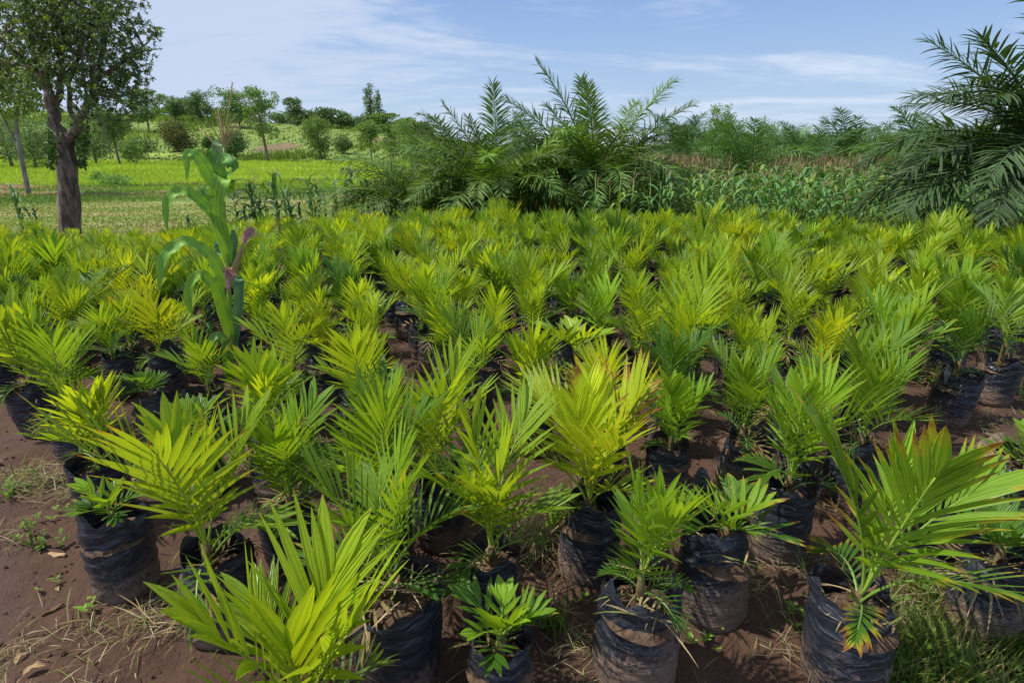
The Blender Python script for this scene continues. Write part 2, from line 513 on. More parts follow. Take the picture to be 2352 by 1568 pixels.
# ------------------------------------------------------------------ ground
def build_ground():
    nx, ny = 760, 640
    sx_ = np.linspace(-1, 1, nx)
    xs = 2.6 * np.sinh(sx_ * math.asinh(2600 / 2.6))
    sy = np.linspace(0, 1, ny)
    ys = -5 + 3.0 * np.sinh(sy * math.asinh(5200 / 3.0))
    X, Y = np.meshgrid(xs, ys)
    Z = height(X, Y)
    V = np.stack([X, Y, Z], -1).reshape(-1, 3)
    idx = np.arange(nx * ny).reshape(ny, nx)
    F = np.stack([idx[:-1, :-1], idx[:-1, 1:], idx[1:, 1:], idx[1:, :-1]], -1).reshape(-1, 4)
    me = bpy.data.meshes.new('ground')
    me.vertices.add(len(V)); me.vertices.foreach_set('co', V.astype(np.float32).ravel())
    me.loops.add(F.size); me.loops.foreach_set('vertex_index', F.astype(np.int32).ravel())
    me.polygons.add(len(F))
    me.polygons.foreach_set('loop_start', np.arange(0, F.size, 4, dtype=np.int32))
    me.polygons.foreach_set('use_smooth', np.ones(len(F), bool))
    me.update(calc_edges=True)
    x = V[:, 0]; y = V[:, 1]
    wob = 2.2 * (fbm(x / 5, y / 5, 21) - 0.5)
    fe = far_edge(x) + 1.4 + wob * 0.8
    nur = 1 - sstep(0, 1.2, y - fe)
    soil = np.array([0.092, 0.048, 0.031])
    meadow = np.array([0.27, 0.37, 0.05])
    khaki = np.array([0.22, 0.27, 0.065])
    dark = np.array([0.13, 0.21, 0.04])
    hill = np.array([0.17, 0.25, 0.045])
    red = np.array([0.27, 0.12, 0.07])
    c = np.tile(khaki, (len(V), 1))

    def blend(c, col, mk):
        return c * (1 - mk[:, None]) + col * mk[:, None]
    yy = y + (3 + 0.28 * y) * (fbm(x / 16, y / 7, 31) - 0.5) * 1.6
    c = blend(c, dark, sstep(24, 27, yy))
    c = blend(c, np.array([0.36, 0.30, 0.13]), sstep(0.52, 0.62, fbm(x / 3.5, y / 1.6, 41)) * (1 - sstep(26, 30, yy)) * 0.8)
    c = blend(c, np.array([0.24, 0.19, 0.10]), sstep(0.50, 0.60, fbm(x / 9, y / 2.6, 42)) * (sstep(30, 33, yy) * (1 - sstep(36, 39, yy))))
    c = blend(c, meadow, sstep(37, 42, yy))
    c = blend(c, red, sstep(0.54, 0.62, fbm(x / 5, y / 3, 43)) * sstep(30, 34, yy) * (1 - sstep(46, 52, yy)) * 0.8)
    c = blend(c, hill, sstep(98, 112, yy) * sstep(0.0, 0.1, -x / np.maximum(y, 1)))
    c = blend(c, np.array([0.20, 0.27, 0.05]), sstep(0.5, 0.62, fbm(x / 16, y / 22, 44)) * sstep(98, 112, yy))
    # bare red patches on the hillside
    for (px, pd, rx, ry) in ((-50, 128, 4.5, 9), (-17, 128, 6, 3.0), (-33, 148, 5, 5)):
        dd = ((x - px) / rx) ** 2 + ((y - pd) / ry) ** 2 + 1.8 * (fbm(x / 3, y / 5, 51) - 0.5)
        c = blend(c, np.array([0.21, 0.125, 0.08]), (1 - sstep(0.5, 1.2, dd)) * .85)
    # right: maize field earth and rough green beyond
    rt = sstep(-2.5, 0, x + 0.12 * (y - 12))
    c = blend(c, np.array([0.10, 0.10, 0.035]), rt * (1 - sstep(60, 90, y)))
    c = blend(c, np.array([0.16, 0.22, 0.05]), rt * sstep(60, 90, y))
    c = blend(c, soil, nur)
    # weedy ground at the right edge of the nursery
    wz = sstep(0.0, 0.5, x - np.interp(y, [0, 1.5, 3, 6], [1.2, 2.0, 3.3, 7.2]) + 0.5 * (fbm(x * 2, y * 2, 61) - 0.5)) * (1 - sstep(3.0, 4.2, y))
    c = blend(c, np.array([0.09, 0.085, 0.035]), wz * 0.75)
    at = me.attributes.new('albedo', 'FLOAT_COLOR', 'POINT')
    cc = np.ones((len(V), 4), np.float32); cc[:, :3] = c
    at.data.foreach_set('color', cc.ravel())
    a2 = me.attributes.new('nursery', 'FLOAT', 'POINT')
    a2.data.foreach_set('value', nur.astype(np.float32))
    me.materials.append(ground_material())
    o = link('ground', me)
    tag(o, kind='structure')


build_ground()


# ------------------------------------------------------------------ seedling fronds (a pool of shapes, each reused)
def seedling_frond(rr, L, a0, bend, pairs, leafL, leafW, seg=5, fused=False):
    """local: base at origin, leans towards +Y; returns leaf mesh builder and rachis builder"""
    lf = MB(); rc = MB()
    pts = []; tans = []
    a = a0; p = Vector((0, 0, 0))
    N = 12
    sway = rr.uniform(-0.25, 0.25)
    for k in range(N + 1):
        t_ = Vector((math.sin(sway * k / N) * 0.8, math.sin(a), math.cos(a))).normalized()
        pts.append(p.copy()); tans.append(t_)
        p = p + t_ * (L / N)
        a += bend / N
    rc.tube([tuple(q) for q in pts], [0.0048 * (1 - 0.75 * k / N) + 0.0006 for k in range(N + 1)], 5)
    X = Vector((1, 0, 0))
    st = rr.uniform(0.20, 0.32)
    vee = rr.uniform(0.15, 0.75)
    twf = rr.uniform(-0.45, 0.2); drf = rr.uniform(0.15, 0.60)
    for i in range(pairs):
        f = i / (pairs - 1)
        s = st + (1 - st) * (f ** 0.92) * 0.985
        k = s * N; k0 = min(N - 1, int(k)); fr = k - k0
        base = pts[k0].lerp(pts[k0 + 1], fr)
        T = tans[k0].lerp(tans[k0 + 1], fr).normalized()
        S = X - T * X.dot(T); S.normalize()
        Nn = S.cross(T).normalized()
        if Nn.z < 0 and abs(T.z) < 0.9: Nn = -Nn
        # adaxial side faces the plant's axis
        if Nn.y > 0.0 and T.z > 0.2: Nn = -Nn
        prof = 0.50 + 0.50 * math.sin(math.pi * min(1, 0.20 + 0.66 * f))
        for sd in (-1, 1):
            al = R(58 - 42 * f + rr.uniform(-3.5, 3.5))
            d = T * math.cos(al) + S * (sd * math.sin(al)) + Nn * (vee * (1 - 0.6 * f) + rr.uniform(-0.11, 0.11))
            d.normalize()
            ln = leafL * prof * rr.uniform(0.88, 1.1)
            wd = leafW * (0.72 + 0.4 * f) * rr.uniform(0.8, 1.2)
            if i == pairs - 1 and fused: wd *= 1.55; ln *= 1.05
            side = T * math.sin(al) - S * (sd * math.cos(al))
            tw = twf + rr.uniform(-0.18, 0.18)
            side = (side + Nn * tw * 1.0).normalized()
            nb = d.cross(side)
            if nb.dot(Nn) < 0: nb = -nb
            lf.blade(base, d, side, nb, ln, wd, seg, droop=(drf + rr.uniform(-.06, .08)) * (1.15 - 0.5 * f), fold=rr.uniform(0.15, 0.45), peak=rr.uniform(0.34, 0.46))
    return lf, rc


POOL = {}
for cls, spec in {
    # name: L, a0, bend, pairs, leaflet length, leaflet width, count
    'inner': (0.43, 0.03, 0.32, 12, 0.260, 0.0190, 12),
    'mid': (0.43, 0.09, 0.70, 12, 0.240, 0.0180, 13),
    'outer': (0.35, 0.15, 1.20, 12, 0.185, 0.0160, 10),
    'low': (0.25, 0.34, 1.60, 10, 0.110, 0.0110, 6),
    'broad': (0.33, 0.04, 0.38, 8, 0.280, 0.0250, 9),
    'broadout': (0.32, 0.12, 0.9, 9, 0.215, 0.0200, 6),
    'tiny': (0.13, 0.15, 0.8, 5, 0.12, 0.021, 6),
}.items():
    rr = random.Random(hash(cls) % 1 + sum(map(ord, cls)))
    POOL[cls] = []
    for q in range(spec[6]):
        lf, rc = seedling_frond(rr, spec[0] * rr.uniform(0.85, 1.12), spec[1], spec[2] * rr.uniform(0.75, 1.2), spec[3] + rr.randint(-1, 2),
                                spec[4] * rr.uniform(0.88, 1.12), spec[5] * rr.uniform(0.85, 1.2), 6, fused=('broad' in cls or rr.random() < 0.4))
        n0 = len(lf.f)
        # rachis becomes part of the same frond mesh (second material)
        b = len(lf.v)
        lf.v.extend(rc.v); lf.f.extend([tuple(i + b for i in f) for f in rc.f]); lf.uv.extend(rc.uv)
        me = lf.mesh('frond_' + cls, M_SEED)
        me.materials.append(M_RACHIS)
        mi = np.zeros(len(me.polygons), np.int32); mi[n0:] = 1
        me.polygons.foreach_set('material_index', mi)
        l2 = MB(); l2.v = lf.v[:b]; l2.f = lf.f[:n0]; l2.uv = lf.uv[:n0 * 4]
        POOL[cls].append((me, l2.mesh('frond_' + cls, M_SEED), rc.mesh('rachis', M_RACHIS)))


# ------------------------------------------------------------------ bags
def bag_mesh(rr, h=0.30, r=0.13, rim='even'):
    seg = 56; rings = 26
    ph = [rr.uniform(0, 6.28) for _ in range(8)]
    lean = (rr.uniform(-0.04, 0.04), rr.uniform(-0.04, 0.04))
    P = []
    fold_c = rr.uniform(0, 6.28)

    def rimh(a):
        base = 0.018 * math.sin(a * 2 + ph[0]) + 0.012 * math.sin(a * 5 + ph[1]) + 0.006 * math.sin(a * 11 + ph[2])
        if rim == 'torn':
            base += 0.055 * max(0, math.cos(a - fold_c)) ** 2 - 0.03 * max(0, math.cos(a - fold_c - 2.2)) ** 3
        if rim == 'flap':
            base += 0.11 * max(0, math.cos(a - fold_c)) ** 3
        return base

    def rad(a, t):
        rr_ = r * (1.0 - 0.05 * t + 0.05 * math.sin(math.pi * t) + 0.03 * math.sin(t * 5 + ph[3]))
        rr_ *= 1 + 0.030 * math.sin(a * 2 + ph[4]) + 0.018 * math.sin(a * 3 + ph[5] + t * 3)
        # creases: slanting horizontal wrinkles
        rr_ += 0.0030 * math.sin(t * 38 + 2.4 * math.sin(a * 1.5 + ph[6]) + ph[7]) * (0.4 + t)
        rr_ += 0.0016 * math.sin(t * 61 + 6.5 * math.sin(a * 2 + ph[2]) + 2 * math.sin(a * 5 + ph[3]) + ph[1]) * (0.5 + 0.5 * math.sin(a * 1.0 + t * 4 + ph[6]))
        rr_ += 0.0030 * math.sin(a * 9 + t * 6 + ph[5]) * (t ** 2)
        rr_ *= 1 - 0.08 * max(0, 0.08 - t) / 0.08
        rr_ *= 1 + 0.05 * math.sin(a + ph[0]) * math.sin(t * 3.1 + ph[2])
        return rr_
    for j in range(rings):
        t = j / (rings - 1)
        for i in range(seg):
            a = 2 * math.pi * i / seg
            rad_ = rad(a, t)
            if t > 0.85:
                rad_ += (t - 0.85) * (0.06 * math.sin(a * 3 + ph[0]) + 0.03 * math.sin(a * 7 + ph[4]))
            z = t * h + rimh(a) * max(0, (t - 0.72) / 0.28)
            P.append((math.cos(a) * rad_ + lean[0] * t, math.sin(a) * rad_ + lean[1] * t, z))
    mb = MB()
    mb.quad_grid(P, seg, rings, close=True)
    # inside wall
    Q = []
    for j in range(6):
        t = 1 - 0.24 * j / 5
        for i in range(seg):
            a = 2 * math.pi * i / seg
            o = P[(rings - 1 - int(round((1 - t) * (rings - 1)))) * seg + i]
            k = 0.985 if j else 1.0
            z = o[2]
            Q.append((lean[0] * t + (o[0] - lean[0] * t) * k, lean[1] * t + (o[1] - lean[1] * t) * k, z))
    mb.quad_grid(Q, seg, 6, close=True)
    # bottom
    b = len(mb.v); mb.v.append((0, 0, 0.002))
    for i in range(seg):
        mb.f.append(((i + 1) % seg, i, b)); mb.uv.extend(((0, 0), (1, 0), (0.5, 0)))
    return mb.mesh('grow_bag', M_BAG)


def soil_mesh(rr, h=0.245, r=0.125):
    P = []; seg = 28; rings = 7
    for j in range(rings):
        t = j / (rings - 1)
        for i in range(seg):
            a = 2 * math.pi * i / seg
            q = r * t
            x, y = math.cos(a) * q, math.sin(a) * q
            P.append((x, y, h + 0.016 * (1 - t * t) + 0.012 * (rr.random() - 0.5) - (0.012 if j == rings - 1 else 0)))
    mb = MB(); mb.quad_grid(P, seg, rings, close=True)
    return mb.mesh('soil', M_SOIL)


def stem_mesh(rr, h=0.10, r=0.018):
    mb = MB()
    pts = [(0, 0, -0.02), (rr.uniform(-.004, .004), 0, h * 0.35), (rr.uniform(-.008, .008), rr.uniform(-.008, .008), h * 0.7), (0, 0, h * 1.15)]
    mb.tube(pts, [r * 1.35, r * 1.15, r * 0.95, r * 0.6], 9, 0.06, rr.randint(0, 99))
    # old leaf bases sheathing the stem
    for k in range(5):
        a = rr.uniform(0, 6.28); z = rr.uniform(0.0, h * 0.6)
        d = Vector((math.cos(a), math.sin(a), 1.9))
        s = Vector((-math.sin(a), math.cos(a), 0))
        mb.blade((math.cos(a) * r * 0.7, math.sin(a) * r * 0.7, z), d, s, Vector((math.cos(a), math.sin(a), 0)), rr.uniform(0.05, 0.10), 0.022, 4, 0.1, -0.4, 0.2)
    return mb.mesh('stem', M_STEM)


def straw_mesh(rr, n=26, r=0.11, h=0.25, over=False):
    mb = MB(); mb.tint = []
    for k in range(n):
        a = rr.uniform(0, 6.28); q = r * math.sqrt(rr.random())
        g = rr.uniform(0.6, 1.0)
        mb.cur = (0.40 * g, 0.31 * g, 0.17 * g) if rr.random() < 0.8 else (0.22 * g, 0.26 * g, 0.07 * g)
        ln = rr.uniform(0.06, 0.16)
        b = rr.uniform(0, 6.28)
        if over:
            q = r * rr.uniform(0.75, 1.0); b = a + rr.uniform(-0.5, 0.5); ln = rr.uniform(0.12, 0.22)
        p0 = Vector((math.cos(a) * q, math.sin(a) * q, h + rr.uniform(0.004, 0.03)))
        d = Vector((math.cos(b), math.sin(b), rr.uniform(-0.1, 0.35)))
        mb.blade(p0, d, Vector((-math.sin(b), math.cos(b), 0)), (0, 0, 1), ln, rr.uniform(0.003, 0.008), 4, rr.uniform(0.3, 0.9) if not over else rr.uniform(1.3, 2.4), 0.3, 0.3)
    return mb.mesh('dry_straw', M_STRAW)


rb = random.Random(5)
BAGS = [bag_mesh(rb, rb.uniform(0.29, 0.35), rb.uniform(0.110, 0.128), k) for k in ('even', 'even', 'torn', 'even', 'flap', 'torn', 'even', 'torn', 'even', 'flap')]
SOILS = [soil_mesh(rb) for _ in range(3)]
STEMS = [stem_mesh(rb, rb.uniform(0.07, 0.12), rb.uniform(0.014, 0.021)) for _ in range(5)]
STRAWS = [straw_mesh(rb, rb.randint(18, 34)) for _ in range(4)]
STRAWS_OVER = [straw_mesh(rb, 46, over=True) for _ in range(2)]
DEADL = []
for _ in range(3):
    lf, rc = seedling_frond(rb, 0.16, 0.9, 1.9, 6, 0.085, 0.011, 4)
    DEADL.append(lf.mesh('dead_frond', M_DEAD))

PALETTE = {   # young (centre) frond colour, old frond colour
    'lime': ((0.43, 0.60, 0.028), (0.105, 0.22, 0.018)),
    'green': ((0.30, 0.50, 0.028), (0.065, 0.165, 0.018)),
    'deep': ((0.125, 0.27, 0.024), (0.040, 0.11, 0.018)),
    'yellow': ((0.56, 0.69, 0.026), (0.17, 0.27, 0.02)),
}


def fol_plan(rr, style, tone, size, spread=1.0, dry=0.0):
    """list of (class, index, azimuth, tilt, scale, colour) for one plant"""
    young, old = PALETTE[tone]
    out = []
    if style == 'tiny':
        n = 7
    elif style == 'sparse':
        n = 7
    else:
        n = rr.randint(7, 10)
    az = rr.uniform(0, 6.28)
    for k in range(n):
        f = k / (n - 1)
        az += 2.4 + rr.uniform(-0.25, 0.25)
        if style == 'tiny':
            cls = 'tiny'; tilt = 0.1 + 0.75 * f; sc = 1.0
        elif style == 'broad':
            cls = 'broad' if f < 0.5 else ('broadout' if f < 0.75 else 'low'); tilt = 0.02 + 0.30 * f; sc = 0.95 + 0.1 * math.sin(f * 3)
        else:
            cls = 'inner' if f < 0.30 else ('mid' if f < 0.6 else ('outer' if f < 0.80 else 'low'))
            tilt = 0.02 + 0.24 * f; sc = 0.92 + 0.14 * math.sin(f * 3)
        tilt *= spread
        fm = min(1, f * 1.15) ** 0.8
        jit = rr.uniform(0.85, 1.15)
        c = [(young[i] * (1 - fm) + old[i] * fm) * jit for i in range(3)]
        alpha = 1.0 - min(0.98, max(0, rr.gauss(0.19 + 0.26 * f + dry, 0.13)))
        out.append((cls, rr.randrange(len(POOL[cls])), az, tilt + rr.uniform(-0.08, 0.13), sc * size * rr.uniform(0.78, 1.10), (*c, alpha)))
    return out


def make_seedling(rr, x, y, label, group=None, style='normal', tone='green', size=1.0, spread=1.0, dry=0.0, bag=None, bsc=1.0, rz=None,
                  rim=None, straw=None, over=False, lean=(0, 0), stem_h=1.0, cat='seedling', buried=0.0, fine=False):
    z = gz(x, y) - 0.012 - buried
    root = empty('palm_seedling', (x, y, z), 0 if rz is None else rz)
    tag(root, label, cat, group or 'potted palm seedlings in the nursery')
    if rim:
        bi = rr.choice({'even': [0, 1, 3, 6, 8], 'torn': [2, 5, 7], 'flap': [4, 9]}[rim])
    else:
        bi = rr.randrange(len(BAGS))
    brz = rr.uniform(0, 6.28)
    s3 = (bsc * .96, bsc * .96, bsc * 1.12 * rr.uniform(0.96, 1.06))
    link('grow_bag', BAGS[bi], root, (0, 0, 0), (rr.uniform(-.08, .08), rr.uniform(-.08, .08), brz), s3)
    so = link('soil', rr.choice(SOILS), root, (0, 0, 0), (0, 0, rr.uniform(0, 6)), (bsc * 0.94, bsc * 0.94, bsc * 1.08))
    sz = 0.245 * bsc * 1.11
    link('stem', rr.choice(STEMS), root, (0, 0, sz), (lean[0] * .5, lean[1] * .5, rr.uniform(0, 6)), (size ** 0.5, size ** 0.5, stem_h))
    if straw or (straw is None and rr.random() < 0.45):
        link('dry_straw', rr.choice(STRAWS), so, (0, 0, 0), (0, 0, rr.uniform(0, 6)), bsc)
    if over:
        link('dry_straw', rr.choice(STRAWS_OVER), root, (0, 0, 0), (0, 0, rr.uniform(0, 6)), bsc)
    for (cls, i, az, tilt, sc, c) in fol_plan(rr, style, tone, size, spread, dry):
        e = Euler((-tilt + rr.uniform(-.03, .03), 0, 0)).to_matrix()
        m = Euler((lean[0], lean[1], 0)).to_matrix() @ Matrix.Rotation(az, 3, 'Z') @ e
        low = {'low': 0.035, 'outer': 0.06, 'broadout': 0.06}.get(cls, 0.095)
        pc = POOL[cls][i]
        fo = link('frond', pc[1] if fine else pc[0], root, (0, 0, sz + low * stem_h), m.to_euler(), sc, c)
        if fine: link('rachis', pc[2], fo, color=(c[0] * .9 + .05, c[1] * .8 + .06, c[2] + .02, 1))
    if rr.random() < 0.6:
        for _ in range(rr.randint(1, 3)):
            g = rr.uniform(0.7, 1.1)
            link('dead_frond', rr.choice(DEADL), root, (0, 0, sz + 0.03), (0, 0, rr.uniform(0, 6.28)), rr.uniform(0.9, 1.4), (0.33 * g, 0.24 * g, 0.11 * g, 1))
    return root


# ------------------------------------------------------------------ seedlings that can be told apart, front of the field
rs = random.Random(11)
taken = []


def hero(px, py, label, **k):
    x, y = G(px, py)
    dx = k.pop('dx', 0); dy = k.pop('dy', 0)
    x += dx; y += dy
    taken.append((x, y))
    kk = dict(style='normal', tone='green', size=1.0, fine=True)
    kk.update(k)
    return make_seedling(rs, x, y, label, **kk)


# (px, py) = where the bag stands, on the photograph
hero(1458, 1545, 'palm seedling in the big dusty bag at the front, hanging frayed frond over its rim', tone='green', size=0.80, style='broad', bsc=1.12, rim='even', straw=True, stem_h=1.5, lean=(0, 0.10))
hero(1130, 1415, 'upright palm seedling in a straight dusty bag just behind the dwarf front seedling', tone='lime', size=1.0, bsc=0.98, rim='even', straw=True)
hero(1640, 1400, 'small ragged sprout low inside a large gaping black bag', style='tiny', tone='green', size=1.2, bsc=1.10, rim='flap', straw=True, dry=0.25)
hero(1150, 1640, 'dwarf dark green palm seedling at the bottom edge, centre', style='tiny', tone='green', size=1.0, bsc=0.92, stem_h=1.1)
hero(915, 1530, 'leafy seedling in a wide bag with crumpled open rim, left of the dwarf seedling', tone='green', size=0.95, bsc=1.2, rim='torn', straw=True, dry=0.1, lean=(0, -0.12))
hero(735, 1850, 'large glossy palm seedling cut by the bottom edge of the picture', style='broad', tone='lime', size=1.10, spread=1.5, dry=0.04)
hero(515, 1440, 'tall yellow-green palm seedling with wide fans near the bottom left', style='normal', tone='lime', size=1.16, spread=1.35, dry=0.08, rim='even')
hero(300, 1345, 'low seedling in a slumped mud-crusted bag beside the bare path', style='tiny', tone='green', size=0.9, bsc=1.05, rim='torn')
hero(205, 1180, 'broad-leaved seedling whose bag stands third along the path edge', style='broad', tone='lime', size=0.85, rim='even', bsc=0.98, dx=0.12)
hero(145, 1045, 'bushy dark-centred seedling whose bag stands second from the far end of the path edge', tone='green', size=0.98, bsc=0.98, dx=0.10)
hero(72, 990, 'broad-leaved seedling at the far end of the bare path, tall blue-black bag', style='broad', tone='lime', size=1.0, bsc=1.0, dx=0.1)
hero(370, 1015, 'seedling half buried in dry straw that hangs over its bag', style='tiny', tone='deep', size=1.0, over=True, straw=True)
hero(480, 1120, 'short seedling in a torn bag with earth showing, right of the red scrap', style='tiny', tone='green', size=1.2, rim='torn')
hero(690, 1310, 'dense mid-green seedling over a square-sided bag, right of the tall yellow-green one', tone='green', size=0.88, bsc=0.95)
hero(880, 1330, 'fan-shaped green palm seedling right behind the crumpled wide bag', tone='green', size=0.95, bsc=0.95, dy=0.05)
hero(1010, 1230, 'upright green seedling between two bare patches, behind the straight dusty bag', tone='lime', size=0.92)
hero(1345, 1310, 'huge lime seedling with scorched orange leaflets on its right side', tone='yellow', size=1.12, dry=0.32, bsc=1.0, straw=True, over=False)
hero(1785, 1262, 'tall dark green seedling rising from a tall upright black bag', tone='green', size=1.02, bsc=1.02, rim='even')
hero(1688, 1120, 'green seedling in a pinched bag with a straw wisp hanging out', tone='green', size=0.8, rim='torn', straw=True)
hero(1950, 1140, 'arching dark green seedling right of the tall dark one', tone='green', size=0.85, dy=0.0)
hero(2168, 965, 'sparse seedling with bare pale stem in a squat bag on open earth', tone='deep', size=0.82, style='normal', rim='even', straw=True, stem_h=1.6)
hero(2270, 925, 'seedling on a thick pale stem in a dusty bag near the right edge', tone='green', size=0.88, rim='even', stem_h=1.5)
hero(1528, 1035, 'dark compact seedling in a shiny creased bag behind the scorched one', tone='deep', size=0.82, bsc=0.95)
hero(1930, 1560, 'sprawling palm seedling with yellowing fronds at the lower right', tone='green', size=1.16, spread=1.5, dry=0.30, straw=True, bsc=1.08, lean=(0, 0.20))
hero(1215, 1030, 'lime seedling with two upright broad leaves, centre of the field', style='broad', tone='lime', size=0.88)
hero(755, 915, 'seedling in a pale mud-stained bag with a ragged rim, left of centre', tone='yellow', size=0.75, rim='torn', straw=True)
hero(830, 1000, 'orange-tipped yellow seedling left of the centre of the field', style='broad', tone='yellow', size=0.72, dry=0.2)
hero(640, 1120, 'broad-leaved lime seedling left of the middle gap', style='broad', tone='lime', size=0.85)
hero(1090, 1010, 'narrow-leaved dark seedling in front of the central bag gap', tone='green', size=0.85)
hero(1370, 1150, 'tall pale lime seedling right behind the scorched seedling', tone='yellow', size=1.0, dy=0.12)
hero(2320, 1190, 'wilted seedling in a toppled crumpled bag at the right edge', style='tiny', tone='green', size=0.8, rim='torn')
hero(2120, 1330, 'low seedling hidden in weeds behind the sprawling one', style='tiny', tone='deep', size=0.9, rim='torn')
hero(2240, 1450, 'weed-choked seedling in a shaded bag near the bottom right corner', style='tiny', tone='deep', size=1.0, straw=True, over=True)

hero(500, 1010, 'low seedling with splayed fronds just in front of the lone maize', style='normal', tone='green', size=0.66, dry=0.12)

# ------------------------------------------------------------------ the rest of the field, row by row
ORD = ['first', 'second', 'third', 'fourth', 'fifth', 'sixth', 'seventh', 'eighth', 'ninth', 'tenth', 'eleventh', 'twelfth', 'thirteenth',
       'fourteenth', 'fifteenth', 'sixteenth', 'seventeenth', 'eighteenth', 'nineteenth', 'twentieth', 'twenty-first', 'twenty-second', 'twenty-third', 'twenty-fourth', 'twenty-fifth', 'twenty-sixth', 'twenty-seventh']
cands = []
row = 0
y = 2.05
rf = random.Random(23)
# a few places where the photograph shows open earth
GAPS = [(*G(535, 905), 0.27), (*G(520, 990), 0.26), (*G(1480, 760), 0.30), (*G(1150, 1180), 0.0), (*G(60, 1300), 0.6), (*G(2250, 1050), 0.42), (*G(1240, 1450), 0.42), (*G(1520, 1260), 0.25),
        (*G(1850, 1420), 0.50), (*G(1330, 1500), 0.3), (*G(1000, 1500), 0.25), (*G(2080, 1040), 0.30), (*G(560, 1240), 0.22), (*G(1160, 620), 0.28), (*G(2050, 1180), 0.28), (*G(2330, 1050), 0.3)]
while y < 15.2:
    dx = 0.445 + 0.006 * y
    xoff = (row % 2) * dx * 0.5
    x = -16 + xoff
    while x < 14:
        px = x + rf.uniform(-0.10, 0.10); py = y + rf.uniform(-0.09, 0.09)
        x += dx
        if px < float(left_edge(py)) or py > float(far_edge(px)):
            continue
        if px > 1.8 + 1.0 * (py - 1.5) and py < 3.0:
            continue
        sx1, sy1, dep = proj(px, py, gz(px, py) + 0.35)
        if sx1 < -130 or sx1 > 2352 + 130 or sy1 > 1700:
            continue
        if any((px - a) ** 2 + (py - b) ** 2 < 0.335 ** 2 for a, b in taken):
            continue
        if any((px - a) ** 2 + (py - b) ** 2 < c * c for a, b, c in GAPS):
            continue
        if rf.random() < 0.02:
            continue
        cands.append((row, px, py, sx1, sy1, dep))
    row += 1
    y += 0.45
cands.sort(key=lambda c: c[5])
NIND = 296 - len(taken)
ind, rest = cands[:NIND], cands[NIND:]
print('seedlings', len(taken), len(ind), len(rest))


def column_of(px):
    for lim, s in ((330, 'below the left tree'), (620, 'around the lone maize'), (900, 'right of the lone maize'), (1200, 'below the left oil palm'),
                   (1600, 'below the tallest oil palm'), (2000, 'below the distant palms'), (9999, 'below the right-hand palm')):
        if px < lim:
            return s


cells = {}
for c in ind:
    cells.setdefault((c[0], column_of(c[3])), []).append(c)
info = {}
for key, lst in cells.items():
    lst.sort(key=lambda c: c[3])
    for i, c in enumerate(lst):
        info[id(c)] = (i, len(lst))
tones = ['lime'] * 50 + ['green'] * 34 + ['deep'] * 9 + ['yellow'] * 7
adj = {'lime': 'lime green', 'green': 'mid-green', 'deep': 'dark green', 'yellow': 'yellowish'}


def plan_for(rr, px, py):
    tone = rr.choice(tones)
    style = 'broad' if rr.random() < 0.28 else 'normal'
    size = min(1.15, max(0.58, rr.gauss(0.88, 0.14)))
    if rr.random() < 0.05: style = 'tiny'; size = rr.uniform(1.2, 1.8)
    return tone, style, size


for c in ind:
    i, n = info[id(c)]
    rr = random.Random(int(c[1] * 977) * 31 + int(c[2] * 911))
    tone, style, size = plan_for(rr, c[1], c[2])
    colname = column_of(c[3])
    sz = 'tall ' if size > 1.02 and style != 'tiny' else ('small ' if size < 0.76 or style == 'tiny' else '')
    where = (ORD[i] + ' from left') if n > 1 else 'the only one'
    lab = f"{sz}{adj[tone]} palm seedling, {where} in the {ORD[min(c[0], 22)]} row, {colname}"
    if len(lab.split()) > 16: lab = lab.replace('palm seedling', 'seedling')
    if len(lab.split()) > 16: lab = lab.replace(' in the ', ', ', 1)
    make_seedling(rr, c[1], c[2], lab, group='potted palm seedlings in the crowded rows', style=style, tone=tone, size=size,
                  dry=rr.choice((-0.1, 0, 0.05)), bsc=rr.uniform(0.85, 1.05), spread=rr.uniform(0.85, 1.2), lean=(rr.gauss(0, .10), rr.gauss(0, .10)))


